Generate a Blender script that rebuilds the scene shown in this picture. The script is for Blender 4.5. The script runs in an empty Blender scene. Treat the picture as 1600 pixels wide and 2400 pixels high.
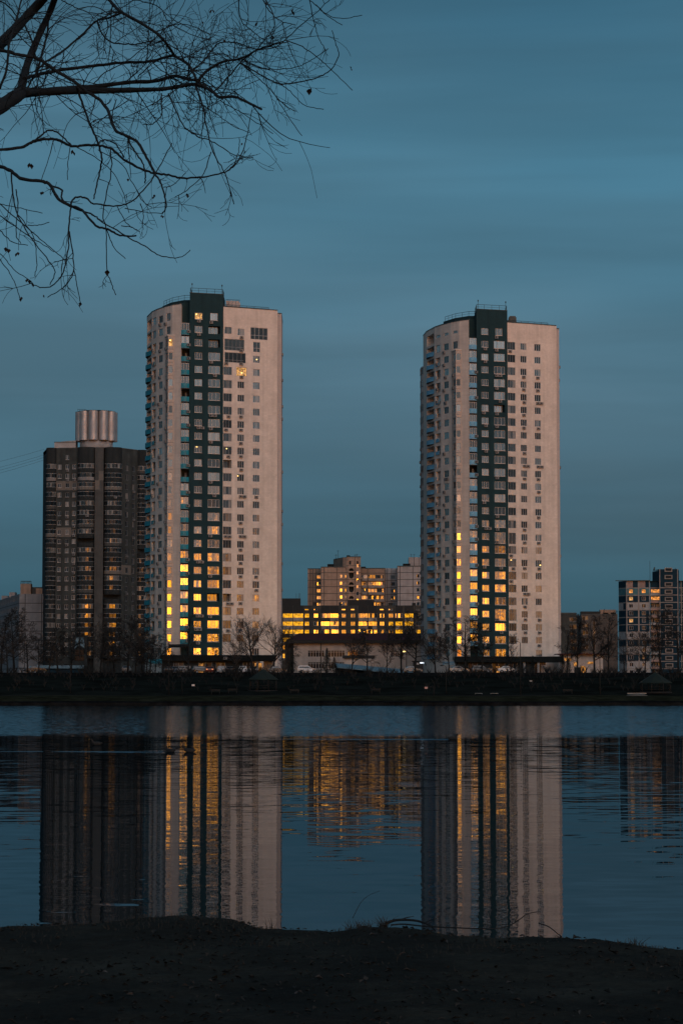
import bpy, bmesh, math, random
from mathutils import Vector, Matrix, noise as mnoise

random.seed(11)
SC = bpy.context.scene
COL = SC.collection
R = math.radians

# ------------------------------------------------------------------ camera
F, YH = 5730.0, 1612.0                       # focal length and horizon row, in photograph pixels (1600 x 2400)
TILT = math.atan((YH - 1200.0) / F)
CAMZ = 3.2
cd = bpy.data.cameras.new('camera')
cam = bpy.data.objects.new('camera', cd)
COL.objects.link(cam)
cam.location = (0, 0, CAMZ)
cam.rotation_euler = (math.pi / 2 + TILT, 0, 0)
cd.sensor_fit = 'VERTICAL'
cd.sensor_height = 36.0
cd.sensor_width = 24.0
cd.lens = 36.0 * F / 2400.0
cd.clip_start = 0.5
cd.clip_end = 20000
SC.camera = cam
CT, ST = math.cos(TILT), math.sin(TILT)


def at(px, py, Y):
    """World point seen at photograph pixel (px, py) at distance Y."""
    dy = F * CT + (py - 1200) * ST
    return Vector(((px - 800) * Y / dy, Y, CAMZ + Y * (F * ST - (py - 1200) * CT) / dy))


# ------------------------------------------------------------------ node helpers
def N(nt, typ, **kw):
    n = nt.nodes.new(typ)
    for k, v in kw.items():
        if k == 'ins':
            for i, val in v.items():
                n.inputs[i].default_value = val
        else:
            setattr(n, k, v)
    return n


def math_node(nt, op, a, b=None, clamp=False):
    n = nt.nodes.new('ShaderNodeMath')
    n.operation = op
    n.use_clamp = clamp
    for i, v in enumerate((a, b)):
        if v is None:
            continue
        if isinstance(v, (int, float)):
            n.inputs[i].default_value = v
        else:
            nt.links.new(v, n.inputs[i])
    return n.outputs[0]


def ramp_node(nt, fac, stops, interp='LINEAR'):
    n = nt.nodes.new('ShaderNodeValToRGB')
    cr = n.color_ramp
    cr.interpolation = interp
    while len(cr.elements) < len(stops):
        cr.elements.new(0.5)
    for e, (p, c) in zip(cr.elements, stops):
        e.position = p
        e.color = (c[0], c[1], c[2], 1) if not isinstance(c, (int, float)) else (c, c, c, 1)
    nt.links.new(fac, n.inputs[0])
    return n.outputs[0]


def vmul(nt, a, b):
    n = nt.nodes.new('ShaderNodeVectorMath')
    n.operation = 'MULTIPLY'
    for i, v in enumerate((a, b)):
        if isinstance(v, (tuple, list)):
            n.inputs[i].default_value = v
        else:
            nt.links.new(v, n.inputs[i])
    return n.outputs[0]


def vadd(nt, a, b):
    n = nt.nodes.new('ShaderNodeVectorMath')
    n.operation = 'ADD'
    for i, v in enumerate((a, b)):
        if isinstance(v, (tuple, list)):
            n.inputs[i].default_value = v
        else:
            nt.links.new(v, n.inputs[i])
    return n.outputs[0]


def comb(nt, x, y, z):
    n = nt.nodes.new('ShaderNodeCombineXYZ')
    for i, v in enumerate((x, y, z)):
        if isinstance(v, (int, float)):
            n.inputs[i].default_value = v
        else:
            nt.links.new(v, n.inputs[i])
    return n.outputs[0]


# ------------------------------------------------------------------ world: dusk sky, last sunset light low behind the camera
GLOW_AZ = R(18)                               # the glow lies behind the camera and a little to its right
SUN_EL = R(3.0)
gdir = Vector((math.sin(GLOW_AZ), -math.cos(GLOW_AZ), 0))
world = bpy.data.worlds.new('World')
SC.world = world
world.use_nodes = True
wt = world.node_tree
wt.nodes.clear()
wout = N(wt, 'ShaderNodeOutputWorld')
geo = N(wt, 'ShaderNodeTexCoord')
dirv = geo.outputs['Generated']
sep = N(wt, 'ShaderNodeSeparateXYZ')
wt.links.new(dirv, sep.inputs[0])
zpos = math_node(wt, 'MAXIMUM', sep.outputs[2], 0.0)
hl = math_node(wt, 'SQRT', math_node(wt, 'MAXIMUM', math_node(wt, 'SUBTRACT', 1.0, math_node(wt, 'MULTIPLY', sep.outputs[2], sep.outputs[2])), 1e-4))
dotn = N(wt, 'ShaderNodeVectorMath', operation='DOT_PRODUCT')
wt.links.new(dirv, dotn.inputs[0])
dotn.inputs[1].default_value = gdir
caz = math_node(wt, 'DIVIDE', dotn.outputs['Value'], hl)
omc = math_node(wt, 'SUBTRACT', 1.0, caz)
sky_blue = ramp_node(wt, zpos, [
    (0.0, (.026, .074, .105)), (.04, (.031, .096, .138)), (.08, (.056, .134, .190)), (.14, (.065, .163, .233)),
    (.22, (.064, .182, .268)), (.285, (.030, .104, .165)), (.5, (.030, .098, .160)), (1.0, (.030, .090, .150))])
cv = vmul(wt, dirv, (2.2, 2.2, 26.0))
n1 = N(wt, 'ShaderNodeTexNoise', ins={'Scale': 1.3, 'Detail': 4.0, 'Roughness': .5, 'Distortion': .25})
wt.links.new(cv, n1.inputs['Vector'])
band = N(wt, 'ShaderNodeMapRange', ins={'From Min': .3, 'From Max': .7, 'To Min': .83, 'To Max': 1.15})
wt.links.new(n1.outputs[0], band.inputs[0])
sky_c = N(wt, 'ShaderNodeVectorMath', operation='SCALE')
wt.links.new(sky_blue, sky_c.inputs[0])
wt.links.new(band.outputs[0], sky_c.inputs['Scale'])
# narrow yellow strip on the sunset horizon
strip = ramp_node(wt, zpos, [
    (0.0, (.50, .13, .003)), (.012, (.95, .33, .004)), (.028, (1.0, .365, .004)), (.035, (.86, .29, .006)), (.043, (.38, .125, .009)), (.053, (.15, .058, .014)), (.066, (.05, .022, .011)),
    (.080, (.014, .008, .005)), (.13, (.002, .001, .001))])
az_s = math_node(wt, 'EXPONENT', math_node(wt, 'MULTIPLY', omc, -1 / .062))
gn = N(wt, 'ShaderNodeTexNoise', ins={'Scale': 1.0, 'Detail': 4.0, 'Roughness': .6})
wt.links.new(vmul(wt, dirv, (14.0, 14.0, 95.0)), gn.inputs['Vector'])
gm = N(wt, 'ShaderNodeMapRange', ins={'From Min': .38, 'From Max': .58, 'To Min': .55, 'To Max': 1.12})
wt.links.new(gn.outputs[0], gm.inputs[0])
STRIP = 20.0
s_amt = math_node(wt, 'MULTIPLY', math_node(wt, 'MULTIPLY', az_s, gm.outputs[0]), STRIP)
strip_c = N(wt, 'ShaderNodeVectorMath', operation='SCALE')
wt.links.new(strip, strip_c.inputs[0])
wt.links.new(s_amt, strip_c.inputs['Scale'])
# broad rosy western sky
broad = ramp_node(wt, zpos, [(0.0, (.08, .07, .07)), (.115, (.11, .10, .10)), (.2, (.60, .57, .56)), (.35, (.86, .80, .80)), (.6, (.52, .50, .51)), (.9, (0, 0, 0))])
az_b = math_node(wt, 'EXPONENT', math_node(wt, 'MULTIPLY', omc, -1 / .36))
broad_c = N(wt, 'ShaderNodeVectorMath', operation='SCALE')
wt.links.new(broad, broad_c.inputs[0])
BROAD = 1.4
wt.links.new(math_node(wt, 'MULTIPLY', az_b, BROAD), broad_c.inputs['Scale'])
n2s = N(wt, 'ShaderNodeTexNoise', ins={'Scale': 1.0, 'Detail': 3.0, 'Roughness': .5})
wt.links.new(vmul(wt, dirv, (3.0, 3.0, 11.0)), n2s.inputs['Vector'])
hue = ramp_node(wt, n2s.outputs[0], [(.32, (.84, .97, 1.0)), (.5, (1.0, 1.0, 1.0)), (.68, (1.22, 1.05, 1.02))])
sky_h = vmul(wt, sky_c.outputs[0], hue)
tot = vadd(wt, vadd(wt, sky_h, strip_c.outputs[0]), broad_c.outputs[0])
bg = N(wt, 'ShaderNodeBackground')
wt.links.new(tot, bg.inputs[0])
nish = N(wt, 'ShaderNodeTexSky', sky_type='NISHITA')
nish.sun_disc = False
nish.sun_elevation = SUN_EL
nish.sun_rotation = math.atan2(gdir.x, gdir.y)
bg2 = N(wt, 'ShaderNodeBackground', ins={'Strength': 0.004})
wt.links.new(nish.outputs[0], bg2.inputs[0])
adds = N(wt, 'ShaderNodeAddShader')
wt.links.new(bg.outputs[0], adds.inputs[0])
wt.links.new(bg2.outputs[0], adds.inputs[1])
wt.links.new(adds.outputs[0], wout.inputs[0])

# soft last light of the set sun
sl = bpy.data.lights.new('sun', 'SUN')
sun = bpy.data.objects.new('sun', sl)
COL.objects.link(sun)
sl.energy = 0.45
sl.angle = R(40)
sl.color = (1.0, .86, .82)
sd = Vector((math.sin(GLOW_AZ), -math.cos(GLOW_AZ), math.tan(R(30))))
sun.rotation_euler = sd.to_track_quat('Z', 'Y').to_euler()
sun.location = (40, -100, 60)

SC.view_settings.view_transform = 'Standard'
SC.view_settings.look = 'None'
SC.view_settings.exposure = 0.0
SC.view_settings.gamma = 1.0
SC.render.engine = 'CYCLES'
SC.cycles.use_denoising = True
SC.cycles.max_bounces = 7
SC.cycles.glossy_bounces = 5
SC.cycles.sample_clamp_indirect = 12.0
SC.cycles.caustics_reflective = True
SC.cycles.blur_glossy = 0.0

# ------------------------------------------------------------------ materials
MAT = {}


def principled(name, col, rough=.8, var=.12, scale=.6, spec=.3, metal=0.0, col2=None, detail=5.0, vec=None, bump=0.0, coords='Object'):
    m = bpy.data.materials.new(name)
    m.use_nodes = True
    nt = m.node_tree
    b = nt.nodes['Principled BSDF']
    b.inputs['Roughness'].default_value = rough
    b.inputs['Metallic'].default_value = metal
    b.inputs['Specular IOR Level'].default_value = spec
    tc = N(nt, 'ShaderNodeTexCoord')
    n = N(nt, 'ShaderNodeTexNoise', ins={'Scale': scale, 'Detail': detail, 'Roughness': .6})
    src = tc.outputs[coords]
    if vec:
        src = vmul(nt, src, vec)
    nt.links.new(src, n.inputs['Vector'])
    c1 = tuple(c * (1 - var) for c in col)
    c2 = col2 if col2 else tuple(min(1, c * (1 + var)) for c in col)
    out = ramp_node(nt, n.outputs[0], [(.33, c1), (.67, c2)])
    nt.links.new(out, b.inputs['Base Color'])
    if bump:
        bp = N(nt, 'ShaderNodeBump', ins={'Strength': bump, 'Distance': .05})
        nt.links.new(n.outputs[0], bp.inputs['Height'])
        nt.links.new(bp.outputs[0], b.inputs['Normal'])
    MAT[name] = m
    return m


def masonry(name, col, rough=.9, row=.35, colw=.7, stain=.14):
    """Rendered or faced brickwork: fine courses, broad blotches, runs of dirt."""
    m = bpy.data.materials.new(name)
    m.use_nodes = True
    nt = m.node_tree
    b = nt.nodes['Principled BSDF']
    b.inputs['Roughness'].default_value = rough
    b.inputs['Specular IOR Level'].default_value = .2
    tc = N(nt, 'ShaderNodeTexCoord')
    o = tc.outputs['Object']
    s = N(nt, 'ShaderNodeSeparateXYZ')
    nt.links.new(o, s.inputs[0])
    u = math_node(nt, 'ADD', s.outputs[0], s.outputs[1])
    v2 = comb(nt, u, s.outputs[2], 0.0)
    br = N(nt, 'ShaderNodeTexBrick', ins={'Scale': 1.0, 'Mortar Size': .02, 'Brick Width': colw, 'Row Height': row})
    br.inputs['Color1'].default_value = (1, 1, 1, 1)
    br.inputs['Color2'].default_value = (.9, .9, .9, 1)
    br.inputs['Mortar'].default_value = (.84, .84, .84, 1)
    nt.links.new(v2, br.inputs['Vector'])
    n = N(nt, 'ShaderNodeTexNoise', ins={'Scale': .35, 'Detail': 6.0, 'Roughness': .62})
    nt.links.new(o, n.inputs['Vector'])
    n2 = N(nt, 'ShaderNodeTexNoise', ins={'Scale': .8, 'Detail': 3.0})
    nt.links.new(vmul(nt, o, (1.2, 1.2, .06)), n2.inputs['Vector'])
    k = N(nt, 'ShaderNodeMapRange', ins={'From Min': .3, 'From Max': .7, 'To Min': 1 - stain, 'To Max': 1 + stain * .5})
    nt.links.new(n.outputs[0], k.inputs[0])
    k2 = N(nt, 'ShaderNodeMapRange', ins={'From Min': .35, 'From Max': .62, 'To Min': 1 - stain * .8, 'To Max': 1.0})
    nt.links.new(n2.outputs[0], k2.inputs[0])
    kk = math_node(nt, 'MULTIPLY', k.outputs[0], k2.outputs[0])
    sc = N(nt, 'ShaderNodeVectorMath', operation='SCALE')
    nt.links.new(vmul(nt, br.outputs[0], col), sc.inputs[0])
    nt.links.new(kk, sc.inputs['Scale'])
    nt.links.new(sc.outputs[0], b.inputs['Base Color'])
    MAT[name] = m
    return m


def glass(name, refl=.28, dark=.62, tint=(1, .96, .9), pane=.62):
    """Window glass at dusk: mirror of the sky over a dark or curtained room; panes and houses differ."""
    m = bpy.data.materials.new(name)
    m.use_nodes = True
    nt = m.node_tree
    nt.nodes.clear()
    out = N(nt, 'ShaderNodeOutputMaterial')
    tc = N(nt, 'ShaderNodeTexCoord')
    oi = N(nt, 'ShaderNodeObjectInfo')
    s = N(nt, 'ShaderNodeSeparateXYZ')
    nt.links.new(tc.outputs['Object'], s.inputs[0])
    rnd = oi.outputs['Random']
    idx = math_node(nt, 'FLOOR', math_node(nt, 'DIVIDE', math_node(nt, 'ADD', s.outputs[0], 40.0), pane))
    seed = comb(nt, idx, math_node(nt, 'MULTIPLY', rnd, 917.3), 3.3)
    wn = N(nt, 'ShaderNodeTexWhiteNoise', noise_dimensions='3D')
    nt.links.new(seed, wn.inputs['Vector'])
    wr = N(nt, 'ShaderNodeTexWhiteNoise', noise_dimensions='1D')
    nt.links.new(math_node(nt, 'MULTIPLY', rnd, 371.7), wr.inputs['W'])
    mixv = math_node(nt, 'ADD', math_node(nt, 'MULTIPLY', wn.outputs[0], .5), math_node(nt, 'MULTIPLY', wr.outputs[0], .5))
    curtain = ramp_node(nt, mixv, [(0, (.010, .014, .017)), (dark - .12, (.016, .02, .024)), (dark, (.03, .032, .034)),
                                   (dark + .08, (.08, .077, .074)), (dark + .2, (.22, .20, .18))])
    # folds
    fo = N(nt, 'ShaderNodeTexNoise', ins={'Scale': 5.0, 'Detail': 2.0})
    nt.links.new(vadd(nt, vmul(nt, tc.outputs['Object'], (1.0, 1.0, .12)), seed), fo.inputs['Vector'])
    fk = N(nt, 'ShaderNodeMapRange', ins={'From Min': .3, 'From Max': .7, 'To Min': .6, 'To Max': 1.15})
    nt.links.new(fo.outputs[0], fk.inputs[0])
    cs = N(nt, 'ShaderNodeVectorMath', operation='SCALE')
    nt.links.new(curtain, cs.inputs[0])
    nt.links.new(fk.outputs[0], cs.inputs['Scale'])
    df = N(nt, 'ShaderNodeBsdfDiffuse')
    nt.links.new(cs.outputs[0], df.inputs[0])
    # every pane hangs a little differently, and is not quite flat
    g = N(nt, 'ShaderNodeNewGeometry')
    tilt = vmul(nt, vadd(nt, wn.outputs['Color'], (-.5, -.5, -.5)), (.035, .035, .012))
    wob = N(nt, 'ShaderNodeTexNoise', ins={'Scale': 1.6, 'Detail': 1.0})
    nt.links.new(vadd(nt, tc.outputs['Object'], seed), wob.inputs['Vector'])
    wv = vmul(nt, vadd(nt, wob.outputs['Color'], (-.5, -.5, -.5)), (.03, .03, .02))
    nn = N(nt, 'ShaderNodeVectorMath', operation='NORMALIZE')
    nt.links.new(vadd(nt, vadd(nt, g.outputs['Normal'], tilt), wv), nn.inputs[0])
    gl = N(nt, 'ShaderNodeBsdfGlossy', ins={'Roughness': .015})
    gl.inputs['Color'].default_value = (*tint, 1)
    nt.links.new(nn.outputs[0], gl.inputs['Normal'])
    fr = N(nt, 'ShaderNodeMapRange', ins={'From Min': 0, 'From Max': 1, 'To Min': refl * .28, 'To Max': refl * 1.55})
    nt.links.new(wr.outputs[0], fr.inputs[0])
    mx = N(nt, 'ShaderNodeMixShader')
    nt.links.new(fr.outputs[0], mx.inputs[0])
    nt.links.new(df.outputs[0], mx.inputs[1])
    nt.links.new(gl.outputs[0], mx.inputs[2])
    nt.links.new(mx.outputs[0], out.inputs[0])
    MAT[name] = m
    return m


def emit(name, col, strength, scale=2.0, spread=1.0):
    m = bpy.data.materials.new(name)
    m.use_nodes = True
    nt = m.node_tree
    nt.nodes.clear()
    out = N(nt, 'ShaderNodeOutputMaterial')
    tc = N(nt, 'ShaderNodeTexCoord')
    n = N(nt, 'ShaderNodeTexNoise', ins={'Scale': scale, 'Detail': 3.0})
    nt.links.new(tc.outputs['Object'], n.inputs['Vector'])
    k = N(nt, 'ShaderNodeMapRange', ins={'From Min': .35, 'From Max': .65, 'To Min': 1 - spread, 'To Max': 1.0})
    nt.links.new(n.outputs[0], k.inputs[0])
    e = N(nt, 'ShaderNodeEmission', ins={'Color': (*col, 1)})
    nt.links.new(math_node(nt, 'MULTIPLY', k.outputs[0], strength), e.inputs['Strength'])
    nt.links.new(e.outputs[0], out.inputs[0])
    MAT[name] = m
    return m


masonry('pink_wall', (.62, .555, .495), stain=.17)
masonry('beige_wall', (.40, .355, .32), stain=.1)
masonry('side_wall', (.40, .37, .36), stain=.1)
masonry('dark_wall', (.0125, .039, .048), stain=.2)
principled('dark_recess', (.012, .016, .018))
principled('roof_felt', (.006, .009, .010), var=.3, spec=.1)
principled('coping_metal', (.03, .045, .05), rough=.5)
principled('rail_metal', (.035, .055, .06), rough=.5)
principled('teal_panel', (.006, .155, .215), rough=.5, var=.22, scale=1.2)
principled('blue_panel', (.10, .29, .44), rough=.5, var=.22, scale=1.2)
principled('slab_concrete', (.07, .07, .07))
principled('white_frame', (.36, .345, .335), rough=.4, var=.06)
principled('grey_frame', (.16, .17, .18), rough=.5, var=.1)
principled('sill_metal', (.40, .37, .35), rough=.4)
principled('unit_casing', (.15, .15, .15), rough=.6, var=.2)
principled('fan_dark', (.03, .03, .032), rough=.6)
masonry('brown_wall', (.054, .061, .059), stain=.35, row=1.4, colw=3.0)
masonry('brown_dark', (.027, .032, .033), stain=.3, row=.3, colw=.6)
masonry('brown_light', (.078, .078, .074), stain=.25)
principled('insulated', (.13, .115, .10), var=.1)
principled('tank_metal', (.36, .33, .32), rough=.48, metal=.6, var=.22, scale=.9, vec=(1, 1, .35))
principled('tank_plinth', (.30, .28, .27), var=.2)
masonry('grey_panel', (.30, .285, .285), stain=.2, row=.9, colw=1.8)
masonry('cool_panel', (.20, .21, .225), stain=.2, row=.9, colw=1.8)
masonry('pale_panel', (.36, .34, .335), stain=.2, row=.9, colw=1.8)
masonry('peach_panel', (.33, .235, .18), stain=.22, row=.9, colw=1.8)
masonry('tan_panel', (.24, .175, .135), stain=.22, row=.9, colw=1.8)
principled('joint', (.035, .035, .035))
masonry('long_wall', (.058, .058, .054), stain=.3, row=1.4, colw=3.0)
principled('long_dark', (.016, .018, .019))
principled('parapet_pale', (.17, .16, .155), var=.3, scale=.4)
masonry('pavilion_wall', (.42, .37, .335), stain=.2)
principled('red_roof', (.050, .012, .014), rough=.7, var=.25, spec=.1)
principled('canopy_metal', (.085, .15, .19), rough=.55, var=.4, scale=.8, vec=(4, 1, 1))
principled('navy_panel', (.007, .026, .042), rough=.7, var=.25, spec=.1)
principled('aqua_panel', (.045, .13, .15), rough=.6, var=.2)
principled('white_panel', (.25, .25, .25), rough=.7, var=.2)
principled('rose_panel', (.24, .17, .15), rough=.7, var=.2)
principled('trim_panel', (.22, .195, .18), rough=.7, var=.2)
principled('rust_wall', (.062, .055, .05), var=.3)
principled('bark', (.009, .011, .012), rough=.95, var=.35, scale=3)
principled('bark_near', (.006, .009, .011), rough=.95, var=.4, scale=30)
principled('twig', (.011, .013, .014), rough=.95, var=.3)
principled('twig_grey', (.030, .030, .030), rough=.95, var=.3)
principled('needles', (.010, .016, .013), rough=.9, var=.4, scale=3)
principled('gazebo_roof', (.004, .012, .011), rough=.9, var=.2)
principled('wood_dark', (.008, .008, .008))
principled('post_metal', (.013, .015, .016), rough=.7, spec=.1)
principled('pale_paint', (.30, .29, .28), rough=.6)
principled('sign_white', (.45, .43, .43), rough=.5)
principled('sign_pink', (.35, .22, .22), rough=.5)
principled('tyre', (.012, .012, .012))
principled('car_glass', (.02, .025, .03), rough=.1, spec=.8)
for cn, cc in (('black', (.012, .013, .015)), ('silver', (.22, .23, .24)), ('white', (.42, .42, .43)), ('blue', (.03, .06, .10)),
               ('red', (.10, .022, .02)), ('grey', (.08, .085, .09))):
    principled('paint_' + cn, cc, rough=.3, spec=.6, var=.03)
principled('lamp_clear', (.6, .6, .6), rough=.2)
principled('concrete_edge', (.007, .008, .009), var=.5, spec=0)
principled('path_dust', (.022, .021, .020), var=.25, spec=0)
principled('asphalt', (.010, .011, .011), var=.3, spec=0)
principled('grass_far', (.0085, .0110, .0100), var=.5, scale=.15, spec=0, rough=1)
principled('grass_shore', (.017, .019, .0125), var=.45, scale=.4, spec=0, rough=1)
principled('feather_dark', (.012, .012, .012))
principled('bill', (.10, .07, .02))
principled('dry_leaf', (.016, .012, .010), var=.3, scale=20)
principled('dry_grass', (.022, .021, .017), var=.4, scale=4)
principled('boat_paint', (.045, .052, .052), rough=.7, var=.3)
principled('paper', (.12, .12, .12), rough=.8)
glass('window_glass')
glass('dark_glass', refl=.09, dark=.66)
glass('mid_glass', refl=.20, dark=.66)
glass('block_glass', refl=.060, dark=.60, pane=.6)
glass('low_glass', refl=.31, dark=.70, pane=.75)
glass('dim_glass', refl=.006, dark=.72)
emit('room_lamp', (1.0, .50, .16), 1.1, 3.0, .9)
emit('painted_glow_orange', (1.0, .36, .07), 1.25, 1.6, .8)  # no room lamp: orange sunset reflection put into panes as emission
emit('painted_glow_gold', (1.0, .43, .012), 1.45, 1.3, .6)  # no room lamp: gold sunset reflection put into panes as emission
emit('shop_glow', (1.0, .42, .10), .75, 1.3, .97)
emit('sign_glow', (.8, .9, 1.0), 1.6, .5, .1)
emit('street_glow', (1.0, .62, .18), 4.0, .5, .1)
emit('tail_glow', (1.0, .30, .10), 1.3, .5, .1)


# ------------------------------------------------------------------ object helpers
def tag(o, label=None, cat=None, group=None, kind=None):
    if label:
        o['label'] = label
    if cat:
        o['category'] = cat
    if group:
        o['group'] = group
    if kind:
        o['kind'] = kind
    return o


def thing(name, label, cat, loc=(0, 0, 0), rotz=0.0, group=None):
    o = bpy.data.objects.new(name, None)
    o.empty_display_size = .5
    COL.objects.link(o)
    o.location = loc
    o.rotation_euler = (0, 0, rotz)
    return tag(o, label, cat, group)


def link(name, mesh, parent=None, loc=(0, 0, 0), rot=(0, 0, 0), scale=None):
    o = bpy.data.objects.new(name, mesh)
    COL.objects.link(o)
    o.location = loc
    o.rotation_euler = rot
    if scale:
        o.scale = scale
    if parent:
        o.parent = parent
    return o


class MB:
    """Collects polygons into one mesh with material slots."""

    def __init__(s):
        s.v, s.f, s.m, s.mats, s.smooth = [], [], [], [], []

    def slot(s, mat):
        if mat not in s.mats:
            s.mats.append(mat)
        return s.mats.index(mat)

    def poly(s, pts, mat, smooth=False):
        i = len(s.v)
        s.v.extend([tuple(p) for p in pts])
        s.f.append(tuple(range(i, i + len(pts))))
        s.m.append(s.slot(mat))
        s.smooth.append(smooth)

    def box(s, x0, x1, y0, y1, z0, z1, mat, skip=''):
        P = [(x0, y0, z0), (x1, y0, z0), (x1, y1, z0), (x0, y1, z0), (x0, y0, z1), (x1, y0, z1), (x1, y1, z1), (x0, y1, z1)]
        for k, q in (('f', (0, 1, 5, 4)), ('r', (1, 2, 6, 5)), ('b', (2, 3, 7, 6)), ('l', (3, 0, 4, 7)), ('t', (4, 5, 6, 7)), ('u', (3, 2, 1, 0))):
            if k not in skip:
                s.poly([P[i] for i in q], mat)

    def prism(s, outline, z0, z1, mat, top=None, caps=True):
        n = len(outline)
        for i in range(n):
            a, b = outline[i], outline[(i + 1) % n]
            s.poly([(a[0], a[1], z0), (b[0], b[1], z0), (b[0], b[1], z1), (a[0], a[1], z1)], mat)
        if caps:
            s.poly([(p[0], p[1], z1) for p in outline], top or mat)
            s.poly([(p[0], p[1], z0) for p in reversed(outline)], mat)

    def tube(s, pts, rad, mat, n=5, cap=True):
        pts = [Vector(p) for p in pts]
        if len(pts) < 2:
            return
        base = len(s.v)
        d0 = (pts[1] - pts[0]).normalized()
        up = Vector((0, 0, 1)) if abs(d0.z) < .9 else Vector((1, 0, 0))
        a = d0.cross(up).normalized()
        for i, p in enumerate(pts):
            d = (pts[min(i + 1, len(pts) - 1)] - pts[max(i - 1, 0)])
            if d.length < 1e-9:
                d = d0
            d.normalize()
            a = a - d * a.dot(d)
            if a.length < 1e-6:
                a = d.orthogonal()
            a.normalize()
            b = d.cross(a)
            r = rad[i] if isinstance(rad, (list, tuple)) else rad
            for k in range(n):
                t = 2 * math.pi * k / n
                q = p + a * (r * math.cos(t)) + b * (r * math.sin(t))
                s.v.append((q.x, q.y, q.z))
        ms = s.slot(mat)
        for i in range(len(pts) - 1):
            for k in range(n):
                k2 = (k + 1) % n
                s.f.append((base + i * n + k, base + i * n + k2, base + (i + 1) * n + k2, base + (i + 1) * n + k))
                s.m.append(ms)
                s.smooth.append(True)
        if cap:
            s.f.append(tuple(base + k for k in reversed(range(n))))
            s.f.append(tuple(base + (len(pts) - 1) * n + k for k in range(n)))
            s.m += [ms, ms]
            s.smooth += [False, False]

    def cyl(s, cx, cy, z0, z1, r0, r1, mat, n=16, smooth=True, captop=True):
        base = len(s.v)
        for z, r in ((z0, r0), (z1, r1)):
            for k in range(n):
                t = 2 * math.pi * k / n
                s.v.append((cx + r * math.cos(t), cy + r * math.sin(t), z))
        ms = s.slot(mat)
        for k in range(n):
            k2 = (k + 1) % n
            s.f.append((base + k, base + k2, base + n + k2, base + n + k))
            s.m.append(ms)
            s.smooth.append(smooth)
        if captop:
            s.f.append(tuple(base + n + k for k in range(n)))
            s.f.append(tuple(base + k for k in reversed(range(n))))
            s.m += [ms, ms]
            s.smooth += [False, False]

    def mesh(s, name):
        me = bpy.data.meshes.new(name)
        me.from_pydata(s.v, [], s.f)
        for mt in s.mats:
            me.materials.append(MAT[mt] if isinstance(mt, str) else mt)
        me.polygons.foreach_set('material_index', s.m)
        me.polygons.foreach_set('use_smooth', s.smooth)
        me.update()
        return me

    def build(s, name, parent=None, loc=(0, 0, 0), rot=(0, 0, 0)):
        return link(name, s.mesh(name), parent, loc, rot)


def strip(mb, a, b, z0, z1, openings, mat, matfn=None, cu=(), cvv=(), back='dark_recess', reveal=None):
    """Wall from plan point a to b (left to right seen from outside) with real openings (u0,u1,v0,v1,depth)."""
    a, b = Vector(a[:2]), Vector(b[:2])
    L = (b - a).length
    d = (b - a) / L
    n = Vector((d.y, -d.x))
    us = sorted(set([0, L] + [x for o in openings for x in o[:2]] + [x for x in cu if 0 < x < L]))
    vs = sorted(set([z0, z1] + [x for o in openings for x in o[2:4]] + [x for x in cvv if z0 < x < z1]))

    def P(u, v, dep=0.0):
        q = a + d * u - n * dep
        return (q.x, q.y, v)
    for j in range(len(vs) - 1):
        run = None
        for i in range(len(us) - 1):
            uc, vc = (us[i] + us[i + 1]) / 2, (vs[j] + vs[j + 1]) / 2
            hole = any(o[0] < uc < o[1] and o[2] < vc < o[3] for o in openings)
            mt = None if hole else (matfn(uc, vc) if matfn else mat)
            if run and (run[2] != mt):
                if run[2]:
                    mb.poly([P(run[0], vs[j]), P(run[1], vs[j]), P(run[1], vs[j + 1]), P(run[0], vs[j + 1])], run[2])
                run = None
            if run:
                run[1] = us[i + 1]
            else:
                run = [us[i], us[i + 1], mt]
        if run and run[2]:
            mb.poly([P(run[0], vs[j]), P(run[1], vs[j]), P(run[1], vs[j + 1]), P(run[0], vs[j + 1])], run[2])
    for o in openings:
        u0, u1, v0, v1, dep = o[:5]
        rm = reveal or mat
        mb.poly([P(u0, v0), P(u0, v1), P(u0, v1, dep), P(u0, v0, dep)], rm)
        mb.poly([P(u1, v1), P(u1, v0), P(u1, v0, dep), P(u1, v1, dep)], rm)
        mb.poly([P(u0, v1), P(u1, v1), P(u1, v1, dep), P(u0, v1, dep)], rm)
        mb.poly([P(u1, v0), P(u0, v0), P(u0, v0, dep), P(u1, v0, dep)], rm)
        mb.poly([P(u0, v0, dep), P(u1, v0, dep), P(u1, v1, dep), P(u0, v1, dep)], back)
    return d, n, L


_FR, _PN = {}, {}


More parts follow.
